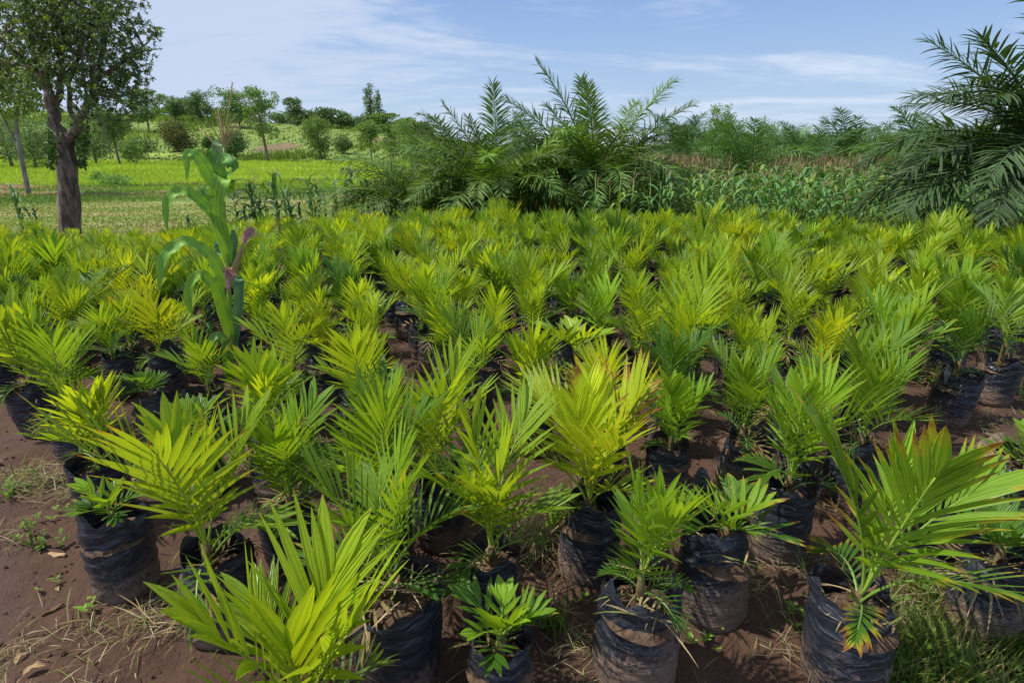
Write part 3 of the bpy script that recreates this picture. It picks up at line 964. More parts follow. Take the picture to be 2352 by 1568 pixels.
def far_seedlings(lst):
    """the seedlings beyond the ones built one by one: one mesh"""
    LV = {}
    rr = random.Random(3)
    for cls, sp in {'inner': (0.42, 0.03, 0.28, 11, 0.260, 0.0185), 'mid': (0.42, 0.09, 0.62, 11, 0.240, 0.018), 'outer': (0.34, 0.15, 1.05, 10, 0.185, 0.016),
                    'low': (0.24, 0.32, 1.6, 7, 0.10, 0.017), 'broad': (0.33, 0.04, 0.38, 6, 0.285, 0.034), 'broadout': (0.32, .12, .9, 7, .215, .028), 'tiny': (0.15, .15, .9, 4, .12, .03)}.items():
        LV[cls] = []
        for _ in range(4):
            lf, rc = seedling_frond(rr, *sp, 3)
            LV[cls].append((np.array(lf.v), np.array(lf.f), np.array(lf.uv)))
    Vs, Fs, Us, Ts, Ms = [], [], [], [], []
    nb = 0
    bag = MB(); bag.tint = []
    for c in lst:
        rr = random.Random(int(c[1] * 977) * 31 + int(c[2] * 911))
        tone, style, size = plan_for(rr, c[1], c[2])
        base = Vector((c[1], c[2], gz(c[1], c[2]) + 0.30))
        ln = (rr.uniform(-.09, .09), rr.uniform(-.09, .09))
        for (cls, i, az, tilt, sc, col) in fol_plan(rr, style, tone, size, rr.uniform(0.85, 1.2), 0):
            v, f, u = LV[cls][i % 4]
            m = np.array(Euler((ln[0], ln[1], 0)).to_matrix() @ Matrix.Rotation(az, 3, 'Z') @ Euler((-tilt, 0, 0)).to_matrix())
            Vs.append((v * sc) @ m.T + np.array(base)); Fs.append(f + nb); Us.append(u); nb += len(v)
            Ts.append(np.tile(np.array(col[:3]), (len(f), 1))); Ms.append(np.zeros(len(f), np.int32))
        # simple bag
        P = []
        for k in range(4):
            for s in range(10):
                a = 6.283 * s / 10; r_ = 0.115 * (1 + 0.08 * math.sin(a * 3 + c[1] * 9)) * (1 if k < 3 else 1.04)
                zz = (0, 0.12, 0.22, 0.27 + 0.02 * math.sin(a * 2 + c[2] * 5))[k]
                P.append((c[1] + math.cos(a) * r_, c[2] + math.sin(a) * r_, base.z - 0.30 + zz))
        f = [(k * 10 + s, k * 10 + (s + 1) % 10, (k + 1) * 10 + (s + 1) % 10, (k + 1) * 10 + s) for k in range(3) for s in range(10)]
        Vs.append(np.array(P)); Fs.append(np.array(f) + nb); nb += len(P)
        Us.append(np.tile(np.array([[0, 0], [1, 0], [1, 1], [0, 1]]), (len(f), 1))); Ts.append(np.zeros((len(f), 3))); Ms.append(np.ones(len(f), np.int32))
    V = np.concatenate(Vs); F = np.concatenate(Fs); U = np.concatenate(Us); T = np.concatenate(Ts); M = np.concatenate(Ms)
    me = quads(V, F, U, T, 'palm_seedlings')
    me.materials.append(M_SEED_FAR); me.materials.append(M_BAG)
    me.polygons.foreach_set('material_index', M)
    o = link('palm_seedlings', me)
    tag(o, 'far rows of lime green palm seedlings merging into one bright band', 'seedlings', kind='stuff')


def quads(V, F, U, T, name):
    me = bpy.data.meshes.new(name)
    me.vertices.add(len(V)); me.vertices.foreach_set('co', V.astype(np.float32).ravel())
    me.loops.add(F.size); me.loops.foreach_set('vertex_index', F.astype(np.int32).ravel())
    me.polygons.add(len(F))
    me.polygons.foreach_set('loop_start', np.arange(0, F.size, 4, dtype=np.int32))
    me.polygons.foreach_set('use_smooth', np.ones(len(F), bool))
    me.update(calc_edges=True)
    uvl = me.uv_layers.new(name='UVMap'); uvl.data.foreach_set('uv', U.astype(np.float32).ravel())
    at = me.attributes.new('tint', 'FLOAT_COLOR', 'FACE')
    c = np.ones((len(F), 4), np.float32); c[:, :3] = T
    at.data.foreach_set('color', c.ravel())
    return me


far_seedlings(rest)


def scatter_blades(name, n, sampler, mat, seg=2, seed=0):
    """many narrow blades in one mesh, vectorised: sampler(rng, n) -> x, y, z, length, width, lean dir angle, lean amount, rgb"""
    rng = np.random.default_rng(seed)
    x, y_, z, L, W, ang, ln, col = sampler(rng, n)
    n = len(x)
    dx = np.cos(ang); dy = np.sin(ang)
    K = seg + 1
    V = np.zeros((n, K, 2, 3))
    tw = rng.uniform(0, np.pi, n)
    for k in range(K):
        t = k / seg
        out = ln * (t ** 1.6) * L; up = L * t * np.sqrt(np.clip(1 - (ln * t) ** 2 * 0.6, 0.02, 1))
        wd = W * 0.5 * (1 - 0.93 * t ** 1.3)
        cxn = x + dx * out; cyn = y_ + dy * out; czn = z + up
        V[:, k, 0] = np.stack([cxn - np.cos(tw) * wd, cyn - np.sin(tw) * wd, czn], -1)
        V[:, k, 1] = np.stack([cxn + np.cos(tw) * wd, cyn + np.sin(tw) * wd, czn], -1)
    V = V.reshape(-1, 3)
    b = (np.arange(n) * K * 2)[:, None, None]
    q = np.array([[2 * k, 2 * k + 1, 2 * k + 3, 2 * k + 2] for k in range(seg)])[None]
    F = (b + q).reshape(-1, 4)
    U = np.tile(np.array([[0, 0], [1, 0], [1, 1], [0, 1]]), (len(F), 1))
    T = np.repeat(col, seg, 0)
    me = quads(V, F, U, T, name)
    me.materials.append(mat)
    return link(name, me)


# ------------------------------------------------------------------ litter, weeds and grass
def strands(name, spots, mat, label, cat, seed, palette):
    """loose stalks lying on the earth in heaps: (x, y, radius, count, heap height, length)"""
    rr = random.Random(seed)
    mb = MB(); mb.tint = []
    for (cx_, cy_, rad, n, hh, L) in spots:
        for _ in range(n):
            a = rr.uniform(0, 6.28); q = rad * abs(rr.gauss(0, 0.5))
            x_ = cx_ + math.cos(a) * q * 1.3; y_ = cy_ + math.sin(a) * q
            g = rr.uniform(0.6, 1.15); p = rr.choice(palette)
            mb.cur = (p[0] * g, p[1] * g, p[2] * g)
            b = rr.uniform(0, 6.28)
            z_ = gz(x_, y_) + 0.006 + hh * rr.random() * math.exp(-(q / rad) ** 2)
            mb.blade((x_, y_, z_), (math.cos(b), math.sin(b), rr.uniform(0.0, 0.45)), (-math.sin(b), math.cos(b), rr.uniform(-.3, .3)), (0, 0, 1),
                     L * rr.uniform(0.3, 1.3), rr.uniform(0.0015, 0.0042), 5, rr.uniform(0.4, 1.3), 0.2, 0.3)
    o = link(name, mb.mesh(name, mat))
    tag(o, label, cat, kind='stuff')


rl = random.Random(77)
spots = []
for (px, py, r_, n, hh, L) in ((110, 1110, .22, 240, .07, .16), (170, 1130, .16, 150, .05, .14), (60, 1090, .2, 60, .02, .1), (330, 1370 + 50, .22, 110, .03, .14), (200, 1440, .2, 50, .02, .12), (60, 1490, .16, 60, .02, .09),
                              (360, 1090, .20, 260, .06, .16), (420, 1060, .15, 160, .05, .16), (300, 1130, .14, 120, .05, .12), (1230, 1250, .17, 340, .12, .20), (1290, 1200, .16, 240, .08, .18), (1100, 1310, .1, 60, .05, .14),
                              (1690, 1180, .16, 260, .07, .16), (1560, 1200, .14, 130, .06, .14), (770, 870, .25, 200, .08, .18), (1010, 900, .3, 200, .08, .18), (1430, 1110, .2, 160, .06, .16),
                              (2020, 1100, .25, 80, .03, .12), (1800, 1490, .2, 60, .02, .1), (1300, 1480, .2, 60, .01, .12), (1900, 1300, .2, 60, .03, .1), (560, 1080, .25, 200, .08, .16),
                              (2250, 1300, .2, 200, .08, .2), (2150, 1420, .2, 200, .10, .22), (940, 1440, .2, 70, .04, .12), (820, 1440, .1, 40, .04, .12)):
    x_, y_ = G(px, py); spots.append((x_, y_, r_, n, hh, L))
for _ in range(230):
    y_ = rl.uniform(1.2, 9.0); x_ = rl.uniform(-y_ * 0.95 - 0.6, y_ * 0.95 + 0.6)
    spots.append((x_, y_, rl.uniform(0.10, 0.4), rl.randint(14, 70), rl.uniform(0.01, 0.06), rl.uniform(0.07, 0.16)))
strands('dry_grass_litter', spots, M_STRAW, 'scattered dry grass stalks lying on the brown earth between the bags', 'straw', 5,
        [(0.42, 0.33, 0.18), (0.36, 0.27, 0.13), (0.30, 0.21, 0.11), (0.22, 0.27, 0.07), (0.5, 0.42, 0.26)])


def weeds():
    rr = random.Random(9)
    mb = MB(); mb.tint = []
    pts = []
    for (px, py, r_, n) in ((2290, 1330, .22, 150), (2330, 1230, .2, 120), (2200, 1420, .22, 170), (2100, 1500, .22, 150), (2040, 1570, .2, 130), (2290, 1500, .3, 200), (2180, 1560, .3, 200), (2340, 1420, .25, 170), (2120, 1390, .12, 50),
                            (1690, 1160, .14, 90), (1630, 1210, .08, 30), (1740, 1190, .1, 40), (1300, 1230, .10, 35), (1260, 1440, .05, 14), (1010, 1110, .1, 20), (2230, 1250, .15, 70), (430, 1060, .12, 40), (370, 1080, .1, 30),
                            (560, 1010, .15, 40), (1100, 1150, .1, 30), (2300, 900, .3, 60), (2150, 880, .3, 50), (30, 1130, .1, 14), (90, 1250, .06, 8), (1320, 1170, .1, 50), (800, 880, .2, 60)):
        x_, y_ = G(px, py)
        for _ in range(n):
            a = rr.uniform(0, 6.28); q = r_ * abs(rr.gauss(0, 0.62))
            pts.append((x_ + math.cos(a) * q, y_ + math.sin(a) * q))
    for (x_, y_) in pts:
        z_ = gz(x_, y_)
        g = rr.uniform(0.55, 1.2)
        if rr.random() < 0.62:   # grass tuft
            mb.cur = (0.17 * g, 0.25 * g, 0.045 * g) if rr.random() < 0.75 else (0.33 * g, 0.29 * g, 0.13 * g)
            for _ in range(rr.randint(4, 7)):
                b = rr.uniform(0, 6.28)
                mb.blade((x_ + rr.uniform(-.01, .01), y_ + rr.uniform(-.01, .01), z_), (math.cos(b) * .5, math.sin(b) * .5, 1), (-math.sin(b), math.cos(b), 0), (-math.cos(b), -math.sin(b), .5),
                         rr.uniform(0.06, 0.22), rr.uniform(0.003, 0.007), 4, rr.uniform(0.5, 1.6), 0.3, 0.25)
        else:                    # small broad-leaved weed
            mb.cur = (0.14 * g, 0.26 * g, 0.04 * g)
            h_ = rr.uniform(0.02, 0.11)
            for k in range(rr.randint(5, 9)):
                b = rr.uniform(0, 6.28); zz = h_ * rr.random()
                mb.blade((x_, y_, z_ + zz), (math.cos(b), math.sin(b), .5), (-math.sin(b), math.cos(b), 0), (0, 0, 1), rr.uniform(0.02, 0.05), rr.uniform(0.012, 0.024), 4, 0.4, 0.2, 0.45)
    o = link('weeds', mb.mesh('weeds', M_GRASS))
    tag(o, 'tangled green weeds and grass around the bags at the lower right', 'weeds', kind='stuff')


weeds()


def clods():
    rr = random.Random(19)
    mb = MB(); mb.tint = []
    for k in range(4200):
        y_ = 1.0 + 5.5 * rr.random() ** 1.6; x_ = rr.uniform(-1.05, 1.0) * (y_ + .3)
        if rr.random() < .3:
            y_ = rr.uniform(1.2, 4.2); x_ = float(left_edge(y_)) - rr.uniform(-.3, 1.6)
        r_ = 0.002 + 0.010 * rr.random() ** 3
        z_ = gz(x_, y_) + r_ * .2
        g = rr.uniform(.75, 1.7); mb.cur = (.105 * g, .058 * g, .040 * g)
        P = []
        for j, (zz, q) in enumerate(((-.6, .6), (0, 1), (.55, .62), (.7, .12))):
            for i in range(5):
                a = i * 1.2566 + j * .4
                qq = q * r_ * rr.uniform(.75, 1.25)
                P.append((x_ + math.cos(a) * qq, y_ + math.sin(a) * qq, z_ + zz * r_ * rr.uniform(.8, 1.1)))
        mb.quad_grid(P, 5, 4, close=True)
    o = link('soil_clods', mb.mesh('soil_clods', M_STRAW, smooth=False))
    tag(o, 'crumbs and small clods of brown earth strewn over the ground', 'soil', kind='stuff')


clods()


def small_sprouts():
    """tiny seedlings of weed on the bare path"""
    rr = random.Random(4)
    mb = MB(); mb.tint = []
    for (px, py) in ((70, 1210), (88, 1215), (45, 1235), (100, 1340), (1630, 1440), (1600, 1460), (1560, 1480), (1330, 1400), (1240, 1420), (1225, 1410), (1270, 1425), (1350, 1370), (1820, 1420), (1840, 1440), (1650, 1490), (200, 1400), (130, 1190), (1510, 1440)):
        x_, y_ = G(px, py); z_ = gz(x_, y_)
        for c in range(rr.randint(1, 3)):
            xx = x_ + rr.uniform(-.04, .04); yy = y_ + rr.uniform(-.04, .04)
            g = rr.uniform(.8, 1.2); mb.cur = (.20 * g, .32 * g, .05 * g)
            for k in range(rr.randint(3, 5)):
                b = k * 2.4 + rr.random()
                mb.blade((xx, yy, z_ + .012 + .006 * k), (math.cos(b), math.sin(b), .6), (-math.sin(b), math.cos(b), 0), (0, 0, 1), rr.uniform(.018, .035), rr.uniform(.010, .018), 4, .3, .2, .45)
    o = link('weed_sprouts', mb.mesh('weed_sprouts', M_GRASS))
    tag(o, 'tiny green weed sprouts dotted over the bare brown earth', 'weeds', kind='stuff')


small_sprouts()


def meadow_sampler(rng, n):
    # density falls with distance, blades grow so that the field stays covered
    u = rng.random(n)
    y_ = 14.5 * (100 / 14.5) ** u
    x_ = y_ * rng.uniform(-0.98, 0.02, n) - 0.5
    keep = (y_ > far_edge(x_) + 1.0) & (x_ < -0.5 - 0.10 * (y_ - 12))
    keep &= ~((fbm(x_ / 5, y_ / 3, 43) > 0.58) & (y_ > 28) & (y_ < 55) & (rng.random(n) < .85))
    x_ = x_[keep]; y_ = y_[keep]; m = len(x_)
    z = height(x_, y_)
    pass
    yy = y_ + (3 + 0.28 * y_) * (fbm(x_ / 16, y_ / 7, 31) - 0.5) * 1.6
    br = sstep(38, 43, yy)
    dk = sstep(24, 27, yy) * (1 - br)
    L = (0.06 + 0.07 * dk + 0.20 * br) * rng.uniform(0.5, 1.4, m) * (1 + 0.004 * y_)
    W = 0.006 + 0.0011 * y_
    kh = np.array([0.25, 0.33, 0.065]); dkc = np.array([0.15, 0.26, 0.045]); brc = np.array([0.37, 0.50, 0.05])
    c = kh * (1 - dk - br)[:, None] + dkc * dk[:, None] + brc * br[:, None]
    c = c * rng.uniform(0.65, 1.25, m)[:, None]
    pn = fbm(x_ / 6, y_ / 4, 71)
    c = c * (0.55 + 0.9 * pn)[:, None]
    dry = sstep(0.50, 0.64, fbm(x_ / 4, y_ / 1.6, 72)) * (1 - br) * .55
    c = c * (1 - dry)[:, None] + np.array([0.38, 0.30, 0.15]) * dry[:, None]
    return x_, y_, z, L, W, rng.uniform(0, 6.28, m), rng.uniform(0.1, 0.7, m), c


o = scatter_blades('meadow_grass', 150000, meadow_sampler, M_GRASS, 2, 1)
tag(o, 'bright yellow-green meadow grass stretching to the foot of the hill', 'grass', kind='stuff')


def hill_sampler(rng, n):
    y_ = rng.uniform(100, 225, n); x_ = y_ * rng.uniform(-1.0, 0.05, n)
    pat = fbm(x_ / 14, y_ / 18, 81)
    row_ = np.sin(x_ * 2.2 + 3 * fbm(x_ / 20, y_ / 20, 3)) > -0.2
    keep = row_ & (rng.random(n) < 0.35 + 1.0 * sstep(0.4, 0.6, pat))
    for (px, pd, rx, ry) in ((-50, 128, 4.5, 9), (-17, 128, 6, 3.0), (-33, 148, 5, 5)):
        keep &= ((x_ - px) / rx) ** 2 + ((y_ - pd) / ry) ** 2 > 0.2 + 0.9 * rng.random(n)
    x_ = x_[keep]; y_ = y_[keep]; m = len(x_)
    z = height(x_, y_)
    L = rng.uniform(0.5, 1.3, m) * (0.4 + 1.0 * sstep(0.45, 0.62, fbm(x_ / 14, y_ / 18, 81)))
    W = rng.uniform(0.16, 0.34, m)
    a = np.array([0.16, 0.25, 0.045]); b = np.array([0.22, 0.32, 0.052])
    k = sstep(0.4, 0.6, fbm(x_ / 22, y_ / 14, 83))[:, None]
    c = (a * (1 - k) + b * k) * rng.uniform(0.55, 1.25, m)[:, None]
    return x_, y_, z, L, W, rng.uniform(0, 6.28, m), rng.uniform(0.1, 0.6, m), c


o = scatter_blades('hillside_crops', 90000, hill_sampler, M_GRASS, 2, 2)
tag(o, 'pale green crop rows and rough grass covering the low hillside', 'crops', kind='stuff')


def undergrowth_sampler(rng, n):
    y_ = 11 * (110 / 11) ** rng.random(n); x_ = y_ * rng.uniform(-0.22, 1.05, n)
    keep = (y_ > far_edge(x_) + 0.5) & (x_ > -0.5 - 0.10 * (y_ - 12))
    x_ = x_[keep]; y_ = y_[keep]; m = len(x_)
    z = height(x_, y_)
    near = 1 - sstep(14, 18, y_)
    L = rng.uniform(0.15, 0.6, m) * (1 + 0.012 * y_) * (1 - 0.6 * near)
    W = 0.008 + 0.0016 * y_
    c = np.array([0.15, 0.25, 0.04]) * rng.uniform(0.5, 1.4, m)[:, None]
    tan = (rng.random(m) < 0.14)[:, None]
    c = np.where(tan, np.array([0.34, 0.27, 0.13]) * rng.uniform(0.6, 1.2, m)[:, None], c)
    return x_, y_, z, L, W, rng.uniform(0, 6.28, m), rng.uniform(0.1, 0.6, m), c


o = scatter_blades('undergrowth', 90000, undergrowth_sampler, M_GRASS, 2, 3)
tag(o, 'rough green and straw-coloured undergrowth between the oil palms', 'grass', kind='stuff')


# ------------------------------------------------------------------ maize
def maize_leaf_far(rr, L, W):
    mb = MB()
    a = rr.uniform(0.25, 0.55)
    pts = []; p = Vector((0, 0, 0)); N = 5
    for k in range(N + 1):
        pts.append(p.copy())
        p = p + Vector((0, math.sin(a), math.cos(a))) * (L / N)
        a += rr.uniform(0.35, 0.62)
    mb.ribbon(pts, [W * .7, W, W * .95, W * .75, W * .45, W * .04], (0, -0.6, 0.8), 0.3, 0.10, rr.random() * 6, 2)
    return mb


MZ = []
rm = random.Random(31)
for v in range(6):
    H = rm.uniform(1.25, 1.55)
    st = MB(); st.tube([(0, 0, 0), (rm.uniform(-.03, .03), rm.uniform(-.03, .03), H * .5), (rm.uniform(-.05, .05), 0, H)], [0.016, 0.012, 0.005], 6)
    lv = []
    for k in range(10):
        lb = maize_leaf_far(rm, rm.uniform(0.5, 0.85), rm.uniform(0.07, 0.11))
        az = k * math.pi + rm.uniform(-.6, .6) + v; z_ = H * (0.12 + 0.084 * k)
        lv.append((lb.mesh('leaf', M_MAIZE), az, z_))
    ts = MB(); ts.tint = []
    for k in range(9):
        g = rm.uniform(.7, 1.1); ts.cur = (0.40 * g, 0.31 * g, 0.16 * g)
        b = rm.uniform(0, 6.28); up = 3 if k == 0 else rm.uniform(.6, 1.4)
        ts.blade((0, 0, H - .02), (math.cos(b), math.sin(b), up), (-math.sin(b), math.cos(b), 0), (0, 0, 1), rm.uniform(.18, .30), 0.012, 3, .35, .2, .3)
    MZ.append((st.mesh('stalk', M_STALK), lv, ts.mesh('tassel', M_STRAW)))


def maize(rr, x, y, label, group, sc=1.0, tone=(0.085, 0.19, 0.055), tassel=True, nleaf=10):
    v = rr.choice(MZ)
    root = empty('maize_plant', (x, y, gz(x, y) - 0.02), rr.uniform(0, 6.28), sc)
    tag(root, label, 'maize plant', group)
    link('stalk', v[0], root, color=(*tone, 1))
    for me, az, z_ in v[1][:nleaf]:
        g = rr.uniform(0.7, 1.35)
        link('leaf', me, root, (0, 0, z_), (0, 0, az + rr.uniform(-.3, .3)), 1.0, (tone[0] * g, tone[1] * g, tone[2] * g, 1))
    if tassel:
        link('tassel', v[2], root)


# left: a thin line of dark maize beyond the nursery
k = 0
leftrow = [(45, 18.0, 1.05), (430, 15.5, .55), (545, 15.2, 1.0), (585, 15.6, 1.1), (600, 15, .8), (640, 15.8, 1.15), (668, 15.4, .9), (718, 15.2, 1.0), (735, 15.6, .85), (775, 15.3, .95), (800, 14.9, .8),
           (815, 15.5, 1.0), (838, 15.2, .9), (850, 14.6, .95), (872, 15.1, .8), (885, 14.4, .75), (900, 15.2, .8), (910, 14.2, .7)]
leftrow += [(px + rm.uniform(8, 22), d + rm.uniform(-.5, .6), sc * rm.uniform(.7, .95)) for (px, d, sc) in leftrow if px > 500][:9]
leftrow.sort()
leftrow = [(a_, b_, c_ * 1.12) for a_, b_, c_ in leftrow]
for (px, d, sc) in leftrow:
    p = PV(px, 500, d)
    lab = 'dark blue-green maize plant standing alone left of the tree trunk' if px < 100 else \
        f"dark maize plant, {ORD[min(k, 26)]} from the left in the thin line behind the lone maize"
    maize(rm, p.x, d, lab, 'dark maize plants in the thin line behind the nursery', sc, (0.085, 0.175, 0.065), tassel=(k % 3 == 1))
    if px >= 100: k += 1
    if px < 100:
        maize(rm, p.x + .35, d + .2, 'smaller dark maize plant beside the one left of the tree trunk', 'dark maize plants left of the tree', .8, (0.05, 0.13, 0.06), tassel=False)

# right: the maize patch in front of the distant palms
cnt = {}
mz_list = []
ry = 11.3; rw = 0
while ry < 18.5:
    x = 0.4
    while x < 12.5:
        px_, py_ = x + rm.uniform(-.16, .16), ry + rm.uniform(-.18, .18)
        x += 0.40 + 0.02 * rw
        if py_ < float(far_edge(px_)) + 0.9: continue
        s_, t_, dd = proj(px_, py_, 0.8)
        if s_ > 2400 or s_ < 1160: continue
        if s_ < 1420 and rm.random() < 0.55: continue
        mz_list.append((rw, px_, py_, s_))
    ry += 0.75; rw += 1
for (rw_, x_, y_, s_) in mz_list:
    sec = 'under the tallest palm' if s_ < 1560 else ('before the distant palms' if s_ < 1800 else ('in the thick patch' if s_ < 2060 else 'under the right-hand palm'))
    key = (rw_, sec); cnt[key] = cnt.get(key, 0) + 1
    maize(rm, x_, y_, f"tasselled maize plant, {ORD[min(22, cnt[key] - 1)]} from left in the {ORD[rw_]} maize row, {sec}", 'maize plants in the field behind the nursery',
          rm.uniform(0.72, 0.92), (0.095, 0.215, 0.06) if rm.random() < .75 else (0.16, 0.25, 0.05), tassel=rm.random() < .6, nleaf=10 if s_ > 1500 else 6)
print('maize', len(mz_list))


def dry_tassels():
    """the band of straw-coloured dry tassels and tops further back"""
    def smp(rng, n):
        y_ = rng.uniform(18.5, 23, n); x_ = y_ * rng.uniform(0.02, 0.72, n)
        z = height(x_, y_) + rng.uniform(0.75, 1.25, n)
        L = rng.uniform(.15, .45, n); W = np.full(n, .016)
        c = np.array([0.42, 0.30, 0.17]) * rng.uniform(.55, 1.15, n)[:, None]
        g = (rng.random(n) < .3)[:, None]
        c = np.where(g, np.array([.18, .22, .06]) * rng.uniform(.6, 1.1, n)[:, None], c)
        keep = fbm(x_ / 2.5, y_ / 3, 91) > 0.42
        return x_[keep], y_[keep], z[keep], L[keep], W[keep], rng.uniform(0, 6.28, keep.sum()), rng.uniform(.3, .9, keep.sum()), c[keep]
    o = scatter_blades('dry_maize_tops', 15000, smp, M_STRAW, 2, 8)
    tag(o, 'band of dry straw-coloured maize tops in front of the distant palms', 'dry maize', kind='stuff')


dry_tassels()


def hero_maize():
    bx, by = G(535, 905)
    d = by
    root = empty('maize_plant', (bx, by, gz(bx, by)))
    tag(root, 'lone tall maize plant with pink silks and open tassel among the seedlings', 'maize plant')
    O = Vector((bx, by, gz(bx, by)))

    def pt(cx_, cy_, dy=0.0):
        return PV(343 + .475 * cx_, 176.4 + .475 * cy_, d + dy) - O
    sp = [(Vector((0, 0, 0))), pt(403, 1470), pt(398, 1300), pt(390, 1120), pt(382, 980), pt(374, 850), pt(366, 700), pt(356, 560), pt(358, 450), pt(362, 330)]
    st = MB(); st.tube([tuple(p) for p in sp], [.016, .016, .015, .0145, .014, .013, .012, .010, .007, .004], 10)
    for p in sp[1:8]:
        st.tube([tuple(p - Vector((0, 0, .008))), tuple(p), tuple(p + Vector((0, 0, .008)))], [.013, .0185, .013], 10, cap=False)
    link('stalk', st.mesh('stalk', M_STALK), root)
    leaves = [
        # path (crop x, crop y, depth), widths, colour
        ([(345, 560, 0), (300, 500, -.02), (268, 440, -.05), (235, 392, -.08), (200, 368, -.10), (182, 385, -.12), (184, 440, -.12), (180, 500, -.12)], [.05, .085, .095, .085, .06, .05, .035, .004], (.19, .37, .055)),
        ([(372, 790, 0), (335, 700, -.04), (290, 640, -.07), (245, 600, -.10), (200, 565, -.13), (150, 556, -.16), (100, 585, -.20), (80, 650, -.22), (88, 745, -.23)], [.05, .08, .085, .08, .075, .07, .065, .045, .004], (.17, .34, .045)),
        ([(382, 900, 0), (372, 820, -.03), (345, 740, -.07), (330, 660, -.10), (335, 580, -.12), (350, 510, -.12), (372, 500, -.04), (388, 560, .02)], [.05, .09, .10, .10, .11, .12, .11, .05], (.20, .38, .05)),
        ([(384, 1010, 0), (350, 960, -.04), (325, 910, -.07), (290, 860, -.10), (240, 822, -.13), (170, 798, -.17), (105, 835, -.21), (60, 900, -.24), (46, 1040, -.26)], [.05, .08, .085, .08, .07, .075, .08, .07, .004], (.17, .34, .05)),
        ([(396, 1270, 0), (372, 1180, -.05), (350, 1090, -.08), (325, 1020, -.11), (290, 985, -.14), (245, 955, -.17), (205, 990, -.20), (188, 1070, -.22), (208, 1160, -.23)], [.05, .085, .09, .085, .075, .07, .07, .055, .004], (.18, .34, .035)),
        ([(402, 1400, 0), (385, 1330, -.03), (360, 1270, -.05), (325, 1250, -.08), (295, 1300, -.11), (275, 1400, -.13)], [.04, .06, .06, .06, .06, .02], (.14, .27, .07)),
        ([(405, 1340, 0.01), (415, 1250, .03), (428, 1150, .04), (436, 1060, .05), (430, 985, .06), (440, 1000, .1), (446, 1080, .12)], [.05, .07, .075, .07, .07, .06, .01], (.12, .24, .12)),
        ([(395, 1480, 0.0), (385, 1400, -.06), (378, 1330, -.07), (372, 1260, -.03)], [.05, .085, .08, .02], (.09, .23, .025)),
        ([(358, 520, 0), (350, 440, -.05), (368, 402, -.08), (398, 425, -.09), (402, 455, -.05), (378, 478, -.02)], [.05, .085, .09, .085, .06, .02], (.13, .28, .06)),
        ([(352, 540, 0.01), (345, 460, .04), (335, 390, .05), (332, 335, .06), (345, 330, .10), (350, 380, .12)], [.05, .07, .075, .075, .07, .01], (.13, .25, .10)),
        ([(350, 560, 0.01), (320, 480, .03), (300, 410, .04), (292, 360, .05), (302, 345, .07)], [.03, .05, .055, .04, .01], (.10, .22, .03)),
        ([(352, 650, 0), (300, 640, .05), (270, 570, .07), (255, 530, .09), (232, 560, .1)], [.03, .045, .045, .03, .01], (.12, .25, .05)),
        ([(385, 960, .01), (398, 880, .04), (410, 800, .05), (404, 740, .07)], [.05, .07, .06, .02], (.12, .24, .11)),
        ([(375, 860, .01), (345, 850, .05), (330, 800, .07), (325, 860, .1)], [.04, .05, .05, .01], (.11, .23, .11)),
    ]
    for i, (path, wd, c) in enumerate(leaves):
        mb = MB()
        P = [pt(*q) for q in path]
        n = len(P)
        mb.ribbon(P, [w_ * .95 for w_ in wd], (0.25, -0.75, 0.62), 0.34, 0.11, i * 1.3, 6)
        link('leaf', mb.mesh('leaf', M_MAIZE), root, color=(*c, 1))
    # tassel
    ts = MB(); ts.tint = []
    rr = random.Random(2)
    base = [(362, 400), (362, 330)]
    for i, (tx, ty, z0) in enumerate(((403, 28, 300), (330, 145, 330), (318, 165, 350), (345, 150, 320), (242, 250, 395), (270, 210, 345), (435, 210, 330), (472, 212, 345), (420, 180, 320), (385, 190, 330), (300, 330, 380), (395, 240, 350), (450, 250, 350))):
        a = pt(363, z0); b = pt(tx, ty, rr.uniform(-.10, .10))
        g = rr.uniform(.8, 1.1)
        mid = a.lerp(b, .5) + Vector((0, 0, .02 if i else 0))
        pts = [a, a.lerp(mid, .5), mid, mid.lerp(b, .5), b]
        ts.cur = (.50 * g, .38 * g, .19 * g)
        ts.tube([tuple(p) for p in pts], [.0034, .0042, .0042, .0036, .002], 5)
        ns = 34 if i == 0 else 18
        for k in range(ns):    # spikelets
            t = k / ns * .97 + .02
            if i and t < .15: continue
            p = a.lerp(mid, t * 2) if t < .5 else mid.lerp(b, t * 2 - 1)
            for s in range(3 if i == 0 else 2):
                an = rr.uniform(0, 6.28)
                dd = (b - a).normalized() * 1.2 + Vector((math.cos(an), math.sin(an), .2)) * .55
                gg = rr.uniform(.6, 1.15)
                ts.cur = (.48 * gg, .27 * gg, .17 * gg) if i == 0 or rr.random() < .4 else (.46 * gg, .36 * gg, .17 * gg)
                ts.blade(p, dd, dd.orthogonal(), (0, 0, 1), rr.uniform(.013, .018), .0065, 2, .1, .3, .4)
    link('tassel', ts.mesh('tassel', M_STRAW), root)
    # two ears with silk
    m_husk = plain_mat('husk', (0.36, 0.36, 0.09), .6, (.34, .15, .11), 18, .4, 60, .002, (1, 1, .12))
    m_silk = plain_mat('silk', (0.74, .42, .38), .8, (.55, .22, .25), 40, .8, 120, .003, (1, 1, .2))
